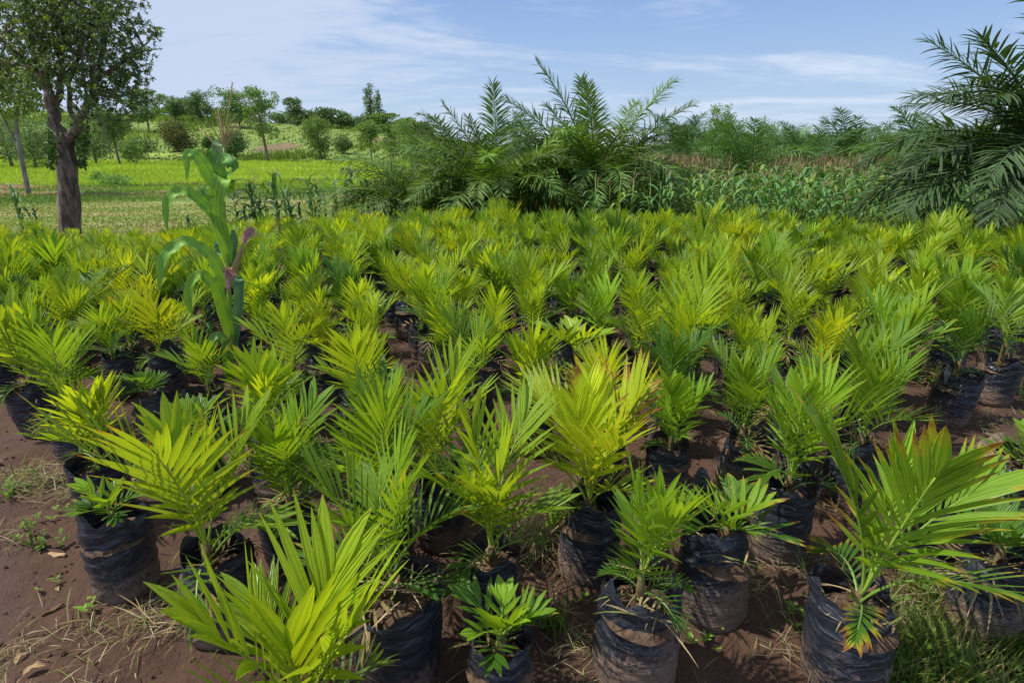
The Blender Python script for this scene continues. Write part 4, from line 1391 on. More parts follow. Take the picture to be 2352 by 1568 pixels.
    for (pa, sa) in (([(392, 1000), (402, 950), (420, 900), (440, 850), (455, 805)], (458, 800, 488, 748)), ([(385, 1040), (384, 1010), (383, 985), (382, 970)], (382, 1020, 384, 940))):
        P = [pt(a, b, -.035) for a, b in pa]
        n = len(P)
        mb = MB(); mb.tube([tuple(p) for p in P], [.012, .021, .020, .014, .008][:n] if n == 5 else [.008, .017, .017, .010], 12, .05, 3)
        ear = link('ear', mb.mesh('ear', m_husk), root)
        sk = MB()
        a = pt(sa[0], sa[1], -.05); b = pt(sa[2], sa[3], -.05)
        for k in range(90):
            o_ = Vector((rr.gauss(0, .007), rr.gauss(0, .007), rr.gauss(0, .006)))
            e_ = Vector((rr.gauss(0, .019), rr.gauss(0, .012), rr.gauss(0, .017)))
            q = a + o_; e = b + e_
            m_ = q.lerp(e, .6) + Vector((rr.gauss(0, .006), rr.gauss(0, .006), .012))
            sk.tube([tuple(q), tuple(m_), tuple(e), tuple(e + Vector((rr.gauss(.004, .012), 0, -.018)))], [.0022, .0022, .002, .001], 4, cap=False)
        link('silk', sk.mesh('silk', m_silk), ear)


hero_maize()


# ------------------------------------------------------------------ oil palms
def big_frond(rr, L, a0, bend, npair=70, LL=0.60, W=0.034):
    mb = MB(); rc = MB()
    pts = []; tans = []; a = a0; p = Vector((0, 0, 0)); N = 18
    sway = rr.uniform(-.3, .3)
    for k in range(N + 1):
        t = Vector((math.sin(sway * k / N), math.sin(a), math.cos(a))).normalized()
        pts.append(p.copy()); tans.append(t); p = p + t * (L / N)
        a += bend / N * (0.5 + 1.0 * k / N)
    rc.tube([tuple(q) for q in pts], [.030 * (1 - k / N) ** .8 + .003 for k in range(N + 1)], 6)
    X = Vector((1, 0, 0))
    for i in range(npair):
        f = i / (npair - 1); s = .14 + .86 * f
        k = s * N; k0 = min(N - 1, int(k)); fr = k - k0
        b = pts[k0].lerp(pts[k0 + 1], fr); T = tans[k0].lerp(tans[k0 + 1], fr).normalized()
        S = (X - T * X.dot(T)).normalized(); Nn = S.cross(T).normalized()
        if Nn.y > 0: Nn = -Nn
        if T.z < 0 and Nn.z < 0: Nn = -Nn
        prof = (0.35 + .65 * min(1, f / .22)) * (1 - .60 * max(0, (f - .5) / .5) ** 1.4)
        for sd in (-1, 1):
            al = R(72 - 36 * f + rr.uniform(-9, 9))
            lift = rr.choice((-.3, .1, .45)) + rr.uniform(-.15, .15)
            d = (T * math.cos(al) + S * sd * math.sin(al) + Nn * lift).normalized()
            side = (T * math.sin(al) - S * sd * math.cos(al) + Nn * rr.uniform(-.4, .4)).normalized()
            nb = d.cross(side)
            if nb.dot(Nn) < 0: nb = -nb
            mb.blade(b, d, side, nb, LL * prof * rr.uniform(.85, 1.12), W * rr.uniform(.8, 1.1), 4, rr.uniform(.25, 1.25), .35, .3)
    n0 = len(mb.f); b0 = len(mb.v)
    mb.v.extend(rc.v); mb.f.extend([tuple(i + b0 for i in f) for f in rc.f]); mb.uv.extend(rc.uv)
    me = mb.mesh('frond', M_PALM); me.materials.append(M_RACHIS)
    mi = np.zeros(len(me.polygons), np.int32); mi[n0:] = 1
    me.polygons.foreach_set('material_index', mi)
    return me


rp = random.Random(41)
BF = {}
for cls, (a0, bend) in {'spear': (.06, .40), 'up': (.28, 1.0), 'mid': (.50, 1.5), 'out': (.80, 1.75), 'low': (1.05, 1.7), 'fan': (.30, .50), 'slant': (.45, .55), 'wide': (.62, .55)}.items():
    BF[cls] = [big_frond(rp, 2.85 * rp.uniform(.95, 1.05), a0, bend * rp.uniform(.9, 1.1)) for _ in range(3)]


def oil_palm(x, y, label, sc=1.0, top=.22, n=30, trunk=0.35, tone=(0.088, 0.168, 0.032), extra=(), rz=0.0, group=None, wild=1.0, seed=0, cut=0.0):
    rr = random.Random(seed)
    z = gz(x, y)
    root = empty('oil_palm', (x, y, z - .03), rz, sc)
    tag(root, label, 'palm', group or 'oil palms behind the nursery')
    mb = MB()
    mb.tube([(0, 0, 0), (.02, 0, trunk * .5), (0, 0, trunk + .15)], [.26, .24, .10], 14, .06, seed)
    for k in range(40):   # stubs of cut frond bases
        a = k * 2.4; h = trunk * (k / 40) + .02
        d = Vector((math.cos(a), math.sin(a), 1.1))
        mb.tube([(math.cos(a) * .20, math.sin(a) * .20, h), tuple(Vector((math.cos(a) * .20, math.sin(a) * .20, h)) + d * .14)], [.055, .03], 6)
    link('trunk', mb.mesh('trunk', M_DARKBARK), root)
    plan = [(c, az, s) for c, az, s in extra]
    az = rr.uniform(0, 6.28)
    for k in range(n):
        f = k / n
        az += 2.39996
        cls = 'spear' if f < cut else ('up' if f < top + cut else ('mid' if f < top + .22 else ('out' if f < .72 else 'low')))
        plan.append((cls, az + rr.uniform(-.15, .15), rr.uniform(.82, 1.0)))
    for cls, az_, s in plan:
        me = rr.choice(BF[cls])
        g = rr.uniform(.72, 1.3); yl = 1.35 if rr.random() < .15 else 1.0
        link('frond', me, root, (0, 0, trunk + .05), (rr.uniform(-.06, .06) * wild, rr.uniform(-.05, .05), az_), s, (tone[0] * g * yl * 1.05, tone[1] * g * yl, tone[2] * g, 1))
    return root


LX = math.pi / 2     # frond pointing to -x (left): local +Y rotated by +90deg
RX = -math.pi / 2
p = PV(1365, 480, 15.0)
oil_palm(p.x, 15.0, 'tallest oil palm in the middle, fronds spread like a fan against the sky', 1.02, .0, 30, .60,
         extra=(('fan', LX - .05, 1.12), ('wide', LX + .1, 1.12), ('mid', LX - .1, 1.1), ('spear', 0.1, 1.0), ('slant', RX + .05, 1.16), ('wide', RX, 1.10), ('mid', RX + .15, 1.1), ('mid', math.pi - .6, 1), ('slant', 0.8, .95), ('slant', -.8, .95), ('fan', 2.8, .9)), seed=1)
p = PV(1140, 480, 14.0)
oil_palm(p.x, 14.0, 'dark oil palm left of the tallest one, upright spear frond', .96, .0, 30, .40,
         extra=(('spear', .2, .98), ('slant', LX, 1.02), ('fan', LX + .3, .9), ('wide', LX - .1, 1.0), ('mid', LX + .4, 1.05), ('wide', RX + .2, .9), ('fan', 2.6, .8), ('out', LX - .3, 1.1), ('mid', RX + .3, 1)), seed=2)
p = PV(985, 480, 14.6)
oil_palm(p.x, 14.6, 'low spreading oil palm at the left end of the palm clump', .95, .0, 28, .15,
         extra=(('mid', LX - .2, 1.1), ('out', LX + .3, 1.15), ('mid', LX + .6, 1)), seed=3)
p = PV(2400, 520, 9.8)
oil_palm(p.x, 9.6, 'big dark oil palm at the right edge arching into the picture', 1.16, .0, 34, 1.0, tone=(0.050, 0.102, 0.034),
         extra=(('fan', LX - .1, 1.0), ('fan', LX + .5, .95), ('wide', LX + .15, 1.05), ('wide', LX - .35, 1.0), ('mid', LX + .1, 1.1), ('mid', LX - .35, 1.0), ('out', LX + .25, 1.05), ('out', LX - .2, 1.05), ('low', LX + .5, 1.1), ('low', LX + .1, 1.1), ('low', LX - .3, 1.0)), seed=4)
p = PV(2180, 480, 16.5)
oil_palm(p.x, 16.5, 'lighter green oil palm behind the big right-edge palm', .86, .1, 26, .4, tone=(0.075, 0.16, 0.03), extra=(('up', LX + .2, 1.0), ('mid', LX, 1.1)), seed=5)
for i, (px, d, s, tn, lab) in enumerate((
        (1720, 21, .92, (0.075, 0.165, 0.035), 'bright green oil palm with an upright plume behind the dry maize tops'),
        (1590, 24, .90, (0.055, 0.13, 0.035), 'oil palm half hidden just right of the tallest palm'),
        (1850, 23, .90, (0.06, 0.14, 0.035), 'oil palm in the middle of the distant palm row'),
        (1945, 26, 1.10, (0.055, 0.125, 0.035), 'distant oil palm whose thin fronds rise above its neighbours'),
        (1650, 33, 1.1, (0.06, 0.14, 0.04), 'oil palm in the second rank left of the bright plume palm'),
        (2060, 30, .98, (0.065, 0.15, 0.04), 'distant oil palm left of the right-edge palms'),
        (1570, 45, 1.5, (0.05, 0.11, 0.04), 'far small oil palm whose crown shows above the gap'),
        (1800, 38, 1.15, (0.07, 0.15, 0.04), 'oil palm in the rear rank behind the middle of the palm row'),
        (1060, 17, .95, (0.06, 0.13, 0.03), 'oil palm crown rising behind the left end of the clump'),
        (2130, 19, 1.0, (0.07, 0.15, 0.03), 'bushy oil palm just left of the big right-edge palm'),
        (1240, 19, .95, (0.05, 0.12, 0.035), 'oil palm filling the gap behind the two central palms'),
        (2300, 22, .9, (0.06, 0.13, 0.04), 'oil palm seen through the fronds of the right-edge palm'))):
    p = PV(px, 400, d)
    oil_palm(p.x, d, lab, s * 1.15, .18, 22, .3, tone=tn, seed=20 + i, group='distant oil palms')


# ------------------------------------------------------------------ trees
def leaf_cloud(mb, rr, centers, n, size, colors, ar=0.5, shell=0.75, pitch=0.6):
    """leaf-sized blades spread through ellipsoid clumps (c, radii)"""
    tot = sum(r[0] * r[1] for _, r in centers)
    for c, r in centers:
        m = int(n * r[0] * r[1] / tot)
        for _ in range(m):
            u = Vector((rr.gauss(0, 1), rr.gauss(0, 1), rr.gauss(0, 1))).normalized()
            q = rr.random() ** (1 / 3 if rr.random() > shell else 0.12) * rr.uniform(.85, 1.2)
            wob = 1 + .22 * math.sin(u.x * 5 + c[0] * 3) * math.cos(u.z * 4 + c[2] * 2)
            p = Vector((c[0] + u.x * r[0] * q * wob, c[1] + u.y * r[1] * q * wob, c[2] + u.z * r[2] * q * wob))
            g = rr.uniform(.65, 1.35)
            col = rr.choices([k[0] for k in colors], [k[1] for k in colors])[0]
            mb.cur = tuple(v * g for v in col)
            d = (u * .6 + Vector((rr.gauss(0, .6), rr.gauss(0, .6), rr.gauss(0, .6)))).normalized()
            s = d.orthogonal().normalized()
            s = (Matrix.Rotation(rr.uniform(0, 6.28), 3, d) @ s)
            mb.blade(p, d, s, d.cross(s), size * rr.uniform(.6, 1.3), size * ar * rr.uniform(.7, 1.2), 2, pitch, .3, .5)


def far_tree(px, base_py, d, w, h, label, shape='round', trunk=0.3, tone=(0.060, 0.115, 0.030), bark=None, n=1500, group=None, seed=0, name='tree', size=None):
    n = int(n * 2.6)
    """w, h in metres; base stands on the terrain at world depth d"""
    rr = random.Random(seed * 7 + 1)
    if shape == 'column': n = int(n * .45)
    p = PV(px, base_py, d); x = p.x; z = gz(x, d)
    root = empty(name, (x, d, z - .1))
    tag(root, label, 'shrub' if name == 'shrub' else 'tree', group)
    th = h * trunk
    pt_ = MB()
    r0 = max(.05, .019 * h)
    lean = rr.uniform(-.06, .06) * h
    top = (lean, 0, h * .8)
    pt_.tube([(0, 0, 0), (lean * .3, 0, h * .3), (lean * .7, 0, h * .6), top], [r0 * 1.2, r0, r0 * .6, r0 * .2], 8, .05, seed)
    for k in range(6):
        a = rr.uniform(0, 6.28); zz = rr.uniform(max(trunk, .15), .6) * h
        e = (lean * zz / h + math.cos(a) * w * .33, math.sin(a) * w * .33, zz + h * .2)
        pt_.tube([(lean * zz / h, 0, zz), tuple(Vector((lean * zz / h, 0, zz)).lerp(Vector(e), .5) + Vector((0, 0, .04 * h))), e], [r0 * .5, r0 * .35, r0 * .12], 6)
    link('trunk', pt_.mesh('trunk', bark or M_BARK), root)
    cs = []
    ch = h - th
    if shape == 'round':
        for _ in range(15):
            a = rr.uniform(0, 6.28); zz = rr.uniform(.10, .84)
            q = rr.uniform(.1, .75) * math.sqrt(max(.1, 1 - ((zz - .42) / .62) ** 2))
            cs.append(((lean * .5 + math.cos(a) * q * w * .5, math.sin(a) * q * w * .5, th + ch * zz), (w * rr.uniform(.13, .22), w * rr.uniform(.13, .22), ch * rr.uniform(.11, .18))))
    elif shape == 'flat':
        for _ in range(20):
            a = rr.uniform(0, 6.28); q = rr.uniform(.05, .85); zz = rr.uniform(.08, .88) - .18 * q * q
            cs.append(((math.cos(a) * q * w * .5, math.sin(a) * q * w * .5, th + ch * zz), (w * rr.uniform(.10, .19), w * .16, ch * rr.uniform(.09, .15))))
    elif shape == 'loose':
        for _ in range(20):
            a = rr.uniform(0, 6.28); q = rr.uniform(.1, .8)
            cs.append(((math.cos(a) * q * w * .5, math.sin(a) * q * w * .5, th + ch * rr.uniform(.05, .95)), (w * rr.uniform(.08, .16), w * .12, ch * rr.uniform(.06, .11))))
    elif shape == 'column':
        for k in range(9):
            f = k / 8
            cs.append(((rr.uniform(-.15, .15) * w, rr.uniform(-.15, .15) * w, th + ch * (.06 + .88 * f)), (w * (.40 - .24 * f) * rr.uniform(.7, 1.1), w * .25, ch * .075)))
    elif shape == 'bush':
        for _ in range(8):
            a = rr.uniform(0, 6.28); q = rr.uniform(0, .6)
            cs.append(((math.cos(a) * q * w * .5, math.sin(a) * q * w * .5, h * rr.uniform(.25, .7)), (w * rr.uniform(.2, .3), w * .25, h * rr.uniform(.2, .3))))
    if shape != 'bush':
        for c_, r_ in list(cs):
            for _ in range(3):
                v_ = Vector((rr.gauss(0, 1), rr.gauss(0, 1), rr.gauss(0, 1))).normalized()
                f_ = rr.uniform(.35, .6)
                cs.append(((c_[0] + v_.x * r_[0] * .95, c_[1] + v_.y * r_[1] * .95, c_[2] + v_.z * r_[2] * .95), tuple(f_ * a_ for a_ in r_)))
        cs.append(((lean * .5, 0, th + ch * .45), (w * .30, w * .30, ch * .38)))
    mb = MB(); mb.tint = []
    leaf_cloud(mb, rr, cs, n, size or max(.10, .0027 * d), [(tone, 5), (tuple(v * 1.6 for v in tone), 2), (tuple(v * .6 for v in tone), 2)], .6, .6)
    link('crown', mb.mesh('crown', M_TINT), root)
    return root


DG = (0.105, 0.175, 0.055); MG = (0.145, 0.235, 0.055); YG = (0.16, 0.22, 0.04); OL = (0.12, 0.13, 0.04)
T = [
    (262, 402, 42, 3.4, .95, 'low leafy vine patch on the meadow right of the big trunk', 'bush', .05, (0.14, 0.27, 0.06), 500),
    (218, 398, 46, 1.6, 1.0, 'small weedy shrub on the meadow beside the big trunk', 'bush', .05, (0.13, 0.25, 0.05), 260),
    (340, 290, 150, 10, 10, 'tall dark tree on the ridge just right of the big left tree', 'loose', .2, MG, 1800),
    (403, 275, 175, 7.5, 7.0, 'small rounded tree on the ridge left of its wider neighbour', 'round', .15, DG, 1200),
    (462, 278, 175, 11, 9.0, 'wide dark tree on the ridge behind the top of the maize tassel', 'flat', .15, DG, 1800),
    (550, 285, 165, 13, 11, 'broad domed tree on the ridge right of the maize tassel', 'flat', .15, MG, 2400),
    (616, 372, 98, 6.0, 11.5, 'tall loose-crowned tree with bare straight trunk at the foot of the hill', 'loose', .30, MG, 1800),
    (683, 290, 185, 8, 7.5, 'small tree on the ridge right of the loose-crowned tree', 'loose', .1, DG, 1100),
    (715, 292, 190, 6, 5.0, 'low ridge shrub left of two rounded ridge trees', 'round', .1, DG, 800),
    (752, 292, 190, 7.5, 6.8, 'rounded tree on the ridge, left one of a close pair', 'round', .1, DG, 1100),
    (792, 292, 195, 7.5, 6.2, 'rounded tree on the ridge, right one of a close pair', 'round', .1, DG, 1100),
    (852, 292, 185, 5.2, 13.2, 'tall slim light green tree, the highest point of the ridge', 'column', .15, (0.13, 0.20, 0.09), 1600),
    (873, 292, 180, 4.6, 11.4, 'shorter slim tree touching the right side of the tall slim one', 'column', .15, (0.13, 0.20, 0.09), 1300),
    (882, 296, 178, 9, 6.0, 'round bushy tree below the two slim ridge trees', 'round', .08, MG, 1300),
    (940, 300, 190, 9, 5.0, 'small ridge tree left of the palm clump', 'round', .05, MG, 1000),
    (975, 305, 190, 9, 4.6, 'last ridge tree before the palm clump', 'loose', .05, DG, 1000),
    (410, 352, 118, 8.5, 6.6, 'wide olive bush on the hillside left of the maize leaves', 'bush', .05, OL, 2400),
    (543, 362, 112, 6.5, 5.8, 'dark shrub on the hillside just right of the maize tassel', 'bush', .1, DG, 1700),
    (738, 370, 105, 6.6, 7.2, 'rounded small tree beside the bare red patch', 'round', .15, MG, 2000),
    (785, 345, 118, 5, 3.6, 'low dark shrub right of the tree beside the red patch', 'bush', .1, DG, 900),
    (855, 385, 88, 4.6, 6.3, 'lollipop-shaped tree with thin pale trunk left of the palm clump', 'round', .42, MG, 1800),
    (905, 385, 92, 5, 5.5, 'thicket tree between the lollipop tree and the palms', 'loose', .1, MG, 1300),
    (945, 375, 80, 6, 6.2, 'green tree partly hidden by the left end of the palm clump', 'round', .1, MG, 1500),
    (272, 360, 80, 5.5, 7.6, 'dark tree with slim trunk behind the right side of the big tree', 'round', .35, DG, 2000),
    (320, 330, 105, 5, 4.0, 'small dark shrub on the slope right of the big tree', 'bush', .1, DG, 900),
    (480, 330, 125, 4, 3.2, 'small shrub on the slope behind the maize tassel', 'bush', .1, DG, 700),
    (300, 345, 95, 4.5, 4.2, 'bush at the meadow edge behind the hanging twigs', 'bush', .1, MG, 900),
    (1585, 340, 60, 4, 4.4, 'small leafy tree in the gap right of the tallest palm', 'round', .1, MG, 1000),
    (1640, 335, 62, 3.6, 5.6, 'spindly open tree standing above the distant palms', 'loose', .35, MG, 500),
    (1672, 335, 62, 4.6, 4.8, 'leafy tree joined to the right of the spindly one', 'round', .2, MG, 1100),
    (1745, 338, 58, 5, 4.2, 'round tree behind the bright plume palm', 'round', .1, MG, 1100),
    (1960, 340, 70, 7, 3.9, 'broad tree on the horizon behind the distant palm row', 'round', .05, MG, 1200),
    (2040, 340, 62, 5, 3.6, 'pale green tree on the horizon left of the right-edge palms', 'round', .05, YG, 1100),
    (1190, 335, 45, 4, 4.4, 'leafy tree top between the two central palms', 'round', .1, MG, 1200),
    (20, 350, 75, 14, 9.5, 'dark dense tree behind the pale trunk at the left edge', 'bush', .05, DG, 3600),
    (75, 355, 70, 9, 7.0, 'dark tree filling the gap left of the big trunk', 'bush', .05, DG, 2600),
    (215, 345, 85, 9, 7.4, 'dense tree behind the fork of the big tree', 'bush', .05, DG, 2400),
]
for i, (px, by, d, w_, h_, lab, shp, tr, tn, n) in enumerate(T):
    nm = 'shrub' if shp == 'bush' and h_ < 5 else 'tree'
    far_tree(px, by, d, w_, h_, lab, shp, tr, tn, M_PALEBARK if 'pale trunk' in lab and 'thin' in lab else None, n, 'trees on the hill and beyond', i, nm)
for i, px in enumerate((372, 435, 500, 525, 590, 640, 665, 700, 735, 775, 815, 835, 905, 925, 958)):
    far_tree(px, 290, 196 + (i * 53) % 22, 9 + (i * 31) % 5, 3.2 + (i * 17 % 7) * .35, f"low bushy tree in the ridge line, {ORD[i]} from the left of the low ones", ('round', 'bush')[i % 2], .05, (DG, MG)[i % 3 == 0], None, 500, 'low bushy trees along the ridge', 90 + i)
for i in range(14):     # low bushes closing the horizon on the right
    px = 1560 + i * 62
    far_tree(px, 342, 85 + (i * 37) % 40, 13, 3.6 + (i * 7 % 5) * .35, f"low hazy tree on the right horizon, {ORD[i]} from the left of the line", 'round', .05, (0.075, 0.13, 0.05), None, 900, 'low trees along the right horizon', 60 + i)


def pale_trunk_tree():
    d = 34
    p = PV(48, 380, d); x = p.x; z = gz(x, d)
    root = empty('tree', (x, d, z - .1))
    tag(root, 'slender tree with forked pale trunk and yellow-green crown at the left edge', 'tree')
    O = Vector((x, d, z - .1))

    def q(px, py, dy=0):
        return tuple(PV(px, py, d + dy) - O)
    mb = MB()
    mb.tube([(0, 0, 0), q(45, 345), q(38, 290), q(40, 250), q(50, 200)], [.15, .12, .10, .08, .03], 9, .04)
    mb.tube([q(42, 340), q(28, 310), q(12, 280), q(0, 250)], [.08, .07, .05, .03], 8, .04)
    link('trunk', mb.mesh('trunk', M_PALEBARK), root)
    rr = random.Random(8)
    c = []
    for (px, py, r) in ((20, 240, 1.1), (55, 225, .9), (85, 240, .8), (10, 200, 1.1), (50, 180, 1.1), (95, 190, .7), (30, 160, .9), (75, 160, .8), (-30, 220, 1.0), (-30, 170, 1.2)):
        c.append((q(px, py, rr.uniform(-.8, .8)), (r, r, r * .6)))
    mb = MB(); mb.tint = []
    leaf_cloud(mb, rr, c, 4200, .20, [((0.20, 0.24, 0.035), 4), (MG, 3), ((0.10, 0.16, 0.03), 2)], .55, .4)
    link('crown', mb.mesh('crown', M_TINT), root)


pale_trunk_tree()


def big_tree():
    d = 16.0
    p = PV(160, 520, d); x = p.x; z = gz(x, d)
    root = empty('tree', (x, d, z - .15))
    tag(root, 'big leafy tree with thick forked brown trunk at the left', 'tree')
    O = Vector((x, d, z - .15))

    def q(px, py, dy=0):
        return PV(px, py, d + dy) - O
    rr = random.Random(12)
    mb = MB()
    tk = [Vector((0.02, 0, 0)), q(162, 540), q(160, 480), q(156, 420), q(154, 370), q(150, 335), q(143, 305)]
    P = []
    for a, b in zip(tk[:-1], tk[1:]):
        for s in range(4): P.append(tuple(a.lerp(b, s / 4)))
    P.append(tuple(tk[-1]))
    n = len(P)
    mb.tube(P, [.33 * (1 - .42 * (k / (n - 1)) ** .6) * (1 + .05 * math.sin(k * .9)) + .05 * max(0, .1 - k / n) * 10 for k in range(n)], 28, .030, 5)
    ends = []

    def limb(pts, r0, r1, lev=0):
        pts = [Vector(p_) for p_ in pts]
        m = len(pts)
        Q = []
        for k in range(m - 1):
            for s in range(3):
                Q.append(pts[k].lerp(pts[k + 1], s / 3) + Vector((rr.gauss(0, r0 * .2), rr.gauss(0, r0 * .2), rr.gauss(0, r0 * .1))))
        Q.append(pts[-1])
        mb.tube([tuple(a) for a in Q], [r0 + (r1 - r0) * k / (len(Q) - 1) for k in range(len(Q))], 14 if lev == 0 else 7, .04, rr.randint(0, 99))
        ends.append(pts[-1])
        if lev < 2:
            for k in range(7 if lev == 0 else 4):
                t = rr.uniform(.35, 1.0); i_ = min(m - 2, int(t * (m - 1)))
                b = pts[i_].lerp(pts[i_ + 1], t * (m - 1) - i_)
                dirv = (pts[-1] - pts[0]).normalized()
                e = (dirv * .5 + Vector((rr.gauss(0, .8), rr.gauss(0, .8), rr.gauss(.35, .4)))).normalized()
                ln = (1.25 if lev == 0 else .65) * rr.uniform(.6, 1.2)
                limb([b, b + e * ln * .5 + Vector((0, 0, .05)), b + e * ln], r1 * .9 if lev == 0 else r0 * .5, r1 * .25 if lev == 0 else .008, lev + 1)
    limb([q(150, 330), q(128, 285), q(112, 245), q(103, 200), q(92, 150), q(70, 90, .3), q(60, 20, .3), q(55, -60)], .155, .05)
    limb([q(118, 262), q(135, 225, .3), q(142, 190, .4), q(140, 130, .5), q(150, 60, .4), q(150, -40)], .10, .04)
    limb([q(156, 325), q(178, 290, -.2), q(192, 255, -.3), q(215, 215, -.2), q(225, 160), q(240, 90), q(235, 0)], .12, .04)
    limb([q(178, 285), q(160, 250, .5), q(160, 190, .7), q(185, 120, .8), q(190, 30, .5)], .07, .03)
    limb([q(225, 180), q(270, 150), q(310, 125), q(350, 85)], .05, .015, 1)
    limb([q(215, 215), q(260, 225), q(300, 215)], .05, .015, 1)
    limb([q(95, 160), q(50, 150), q(0, 145)], .06, .02, 1)
    link('trunk', mb.mesh('trunk', M_BARK), root)
    # crown: rosettes of leaves on twig ends, in clumps
    cl = [(10, 20, 70), (60, -20, 80), (120, -30, 90), (190, -20, 90), (250, 10, 60), (40, 90, 75), (-20, 110, 70), (95, 60, 70), (160, 50, 80), (225, 60, 75), (275, 90, 55), (285, 40, 40), (130, 110, 60), (195, 120, 75), (250, 140, 65),
          (300, 150, 38), (320, 120, 26), (345, 85, 24), (185, 180, 60), (235, 200, 60), (285, 205, 45), (320, 170, 24), (150, 190, 40), (205, 240, 45), (255, 250, 45), (120, 150, 40), (60, 130, 50), (10, 160, 50), (-30, 40, 60), (-20, 190, 40),
          (305, 250, 26), (200, 290, 26), (135, 330, 26), (100, 20, 70), (170, -60, 90), (70, -90, 90), (270, 175, 50), (360, 70, 14), (358, 228, 13), (330, 235, 16), (120, 360, 20), (195, 335, 20)]
    fl = MB(); fl.tint = []
    mpp = d / FPX
    for (px, py, rpx) in cl:
        rad = rpx * mpp * 1.05
        dep = rr.uniform(-1.0, 1.0) if rpx > 30 else rr.uniform(-.4, .4)
        c = q(px, py, dep)
        for _ in range(int(3 + rad * rad * 225)):
            u = Vector((rr.gauss(0, 1), rr.gauss(0, 1), rr.gauss(0, 1))).normalized()
            t = rr.random() ** .42
            pos = c + Vector((u.x * rad, u.y * rad * 1.3, u.z * rad)) * t
            yel = rr.random() < .05 or (px, py) in ((95, 60), (120, 360))and rr.random() < .25
            g = rr.uniform(.6, 1.35)
            base = (0.26, 0.34, 0.035) if yel else ((0.085, 0.130, 0.042) if rr.random() < .65 else (0.15, 0.22, 0.05))
            ax = (u + Vector((rr.gauss(0, .6), rr.gauss(0, .6), rr.gauss(.2, .6)))).normalized()
            s0 = ax.orthogonal().normalized()
            for k in range(rr.randint(5, 8)):
                s = Matrix.Rotation(k * 2.4 + rr.random() * .4, 3, ax) @ s0
                dd = (ax * rr.uniform(.2, .9) + s).normalized()
                sd = ax.cross(s).normalized()
                gg = g * rr.uniform(.8, 1.2)
                fl.cur = (base[0] * gg, base[1] * gg, base[2] * gg)
                fl.blade(pos + ax * rr.uniform(-.04, .04), dd, sd, dd.cross(sd), rr.uniform(.06, .115), rr.uniform(.03, .046), 2, .35, .25, .62)
    # creeper round the fork and upper trunk
    for _ in range(170):
        py = rr.uniform(300, 385); px = rr.choice((rr.uniform(108, 140), rr.uniform(178, 196)))
        c = q(px, py, rr.uniform(-.3, .3))
        g = rr.uniform(.6, 1.3); fl.cur = (.07 * g, .15 * g, .03 * g)
        for k in range(4):
            v = Vector((rr.gauss(0, 1), rr.gauss(0, 1), rr.gauss(-.3, 1))).normalized(); s = v.orthogonal()
            fl.blade(c, v, s, v.cross(s), rr.uniform(.07, .14), .05, 2, .4, .2, .5)
    link('crown', fl.mesh('crown', M_TINT), root)
    # hanging dry twigs
    tw = MB(); tw.tint = []
    tw.cur = (.30, .27, .17)
    for (px, py, l_) in ((214, 250, 1.1), (222, 255, 1.3), (230, 265, .9), (205, 265, .6)):
        a = q(px, py, -.6)
        tw.tube([tuple(a), tuple(a + Vector((.05, 0, -.25 * l_))), tuple(a + Vector((.12, -.05, -.6 * l_))), tuple(a + Vector((.10, 0, -l_)))], [.010, .009, .007, .003], 5)
    link('hanging_twig', tw.mesh('hanging_twig', M_STRAW), root)


big_tree()


# ------------------------------------------------------------------ small things on the earth
def slab_piece(name, px, py, L, W, H, rz, mat, label, cat, seed):
    rr = random.Random(seed); x, y_ = G(px, py)
    P = []; nu, nv = 9, 15
    for j in range(nv):
        t = j / (nv - 1)
        wd = W * .5 * (math.sin(math.pi * min(.97, max(.06, t))) ** .4) * (1 + .12 * math.sin(t * 13 + seed))
        for i in range(nu):
            a = 2 * math.pi * i / nu
            P.append((math.cos(a) * wd, (t - .5) * L, H * .5 + math.sin(a) * H * .5 + .25 * H * math.sin(t * 9)))
    mb = MB(); mb.quad_grid(P, nu, nv, close=True)
    for s, st in ((0, 0), (1, (nv - 1) * nu)):
        mb.f.append(tuple(st + (i if s else nu - 1 - i) for i in range(nu))); mb.uv.extend([(0, 0)] * nu)
    o = link(name, mb.mesh(name, mat), None, (x, y_, gz(x, y_) - .002), (0, 0, rz))
    tag(o, label, cat)


M_WOOD = plain_mat('dry_wood', (0.42, 0.27, 0.14), .9, (.25, .16, .09), 20, .6, 60, .003, (1, .2, 1))
slab_piece('wood_chip', 130, 1268, .085, .028, .012, 1.45, M_WOOD, 'flat pale wood chip lying on the bare path', 'wood chip', 1)
slab_piece('wood_chip', 122, 1400, .075, .020, .010, -.6, plain_mat('dark_wood', (.16, .09, .05), .9), 'dark splintered wood piece on the path below the pale chip', 'wood chip', 2)
for i, (px, py, s, lab) in enumerate(((82, 1550, 1.0, 'curled tan dead leaf near the bottom left corner'), (48, 1512, .8, 'small tan dead leaf left of the curled one'), (130, 1343, .6, 'tiny dead leaf below the wood chip'))):
    x, y_ = G(px, py); mb = MB()
    mb.ribbon([Vector((-.03, 0, .004)), Vector((-.01, .005, .010)), Vector((.012, .0, .012)), Vector((.034, -.004, .004))], [.004, .024, .026, .003], (0, 0, 1), .5, .15, i, 4)
    o = link('dead_leaf', mb.mesh('dead_leaf', M_DEAD), None, (x, y_, gz(x, y_) + .004), (0, 0, i * .9 + .7), s, (.46, .32, .17, 1)); tag(o, lab, 'leaf')


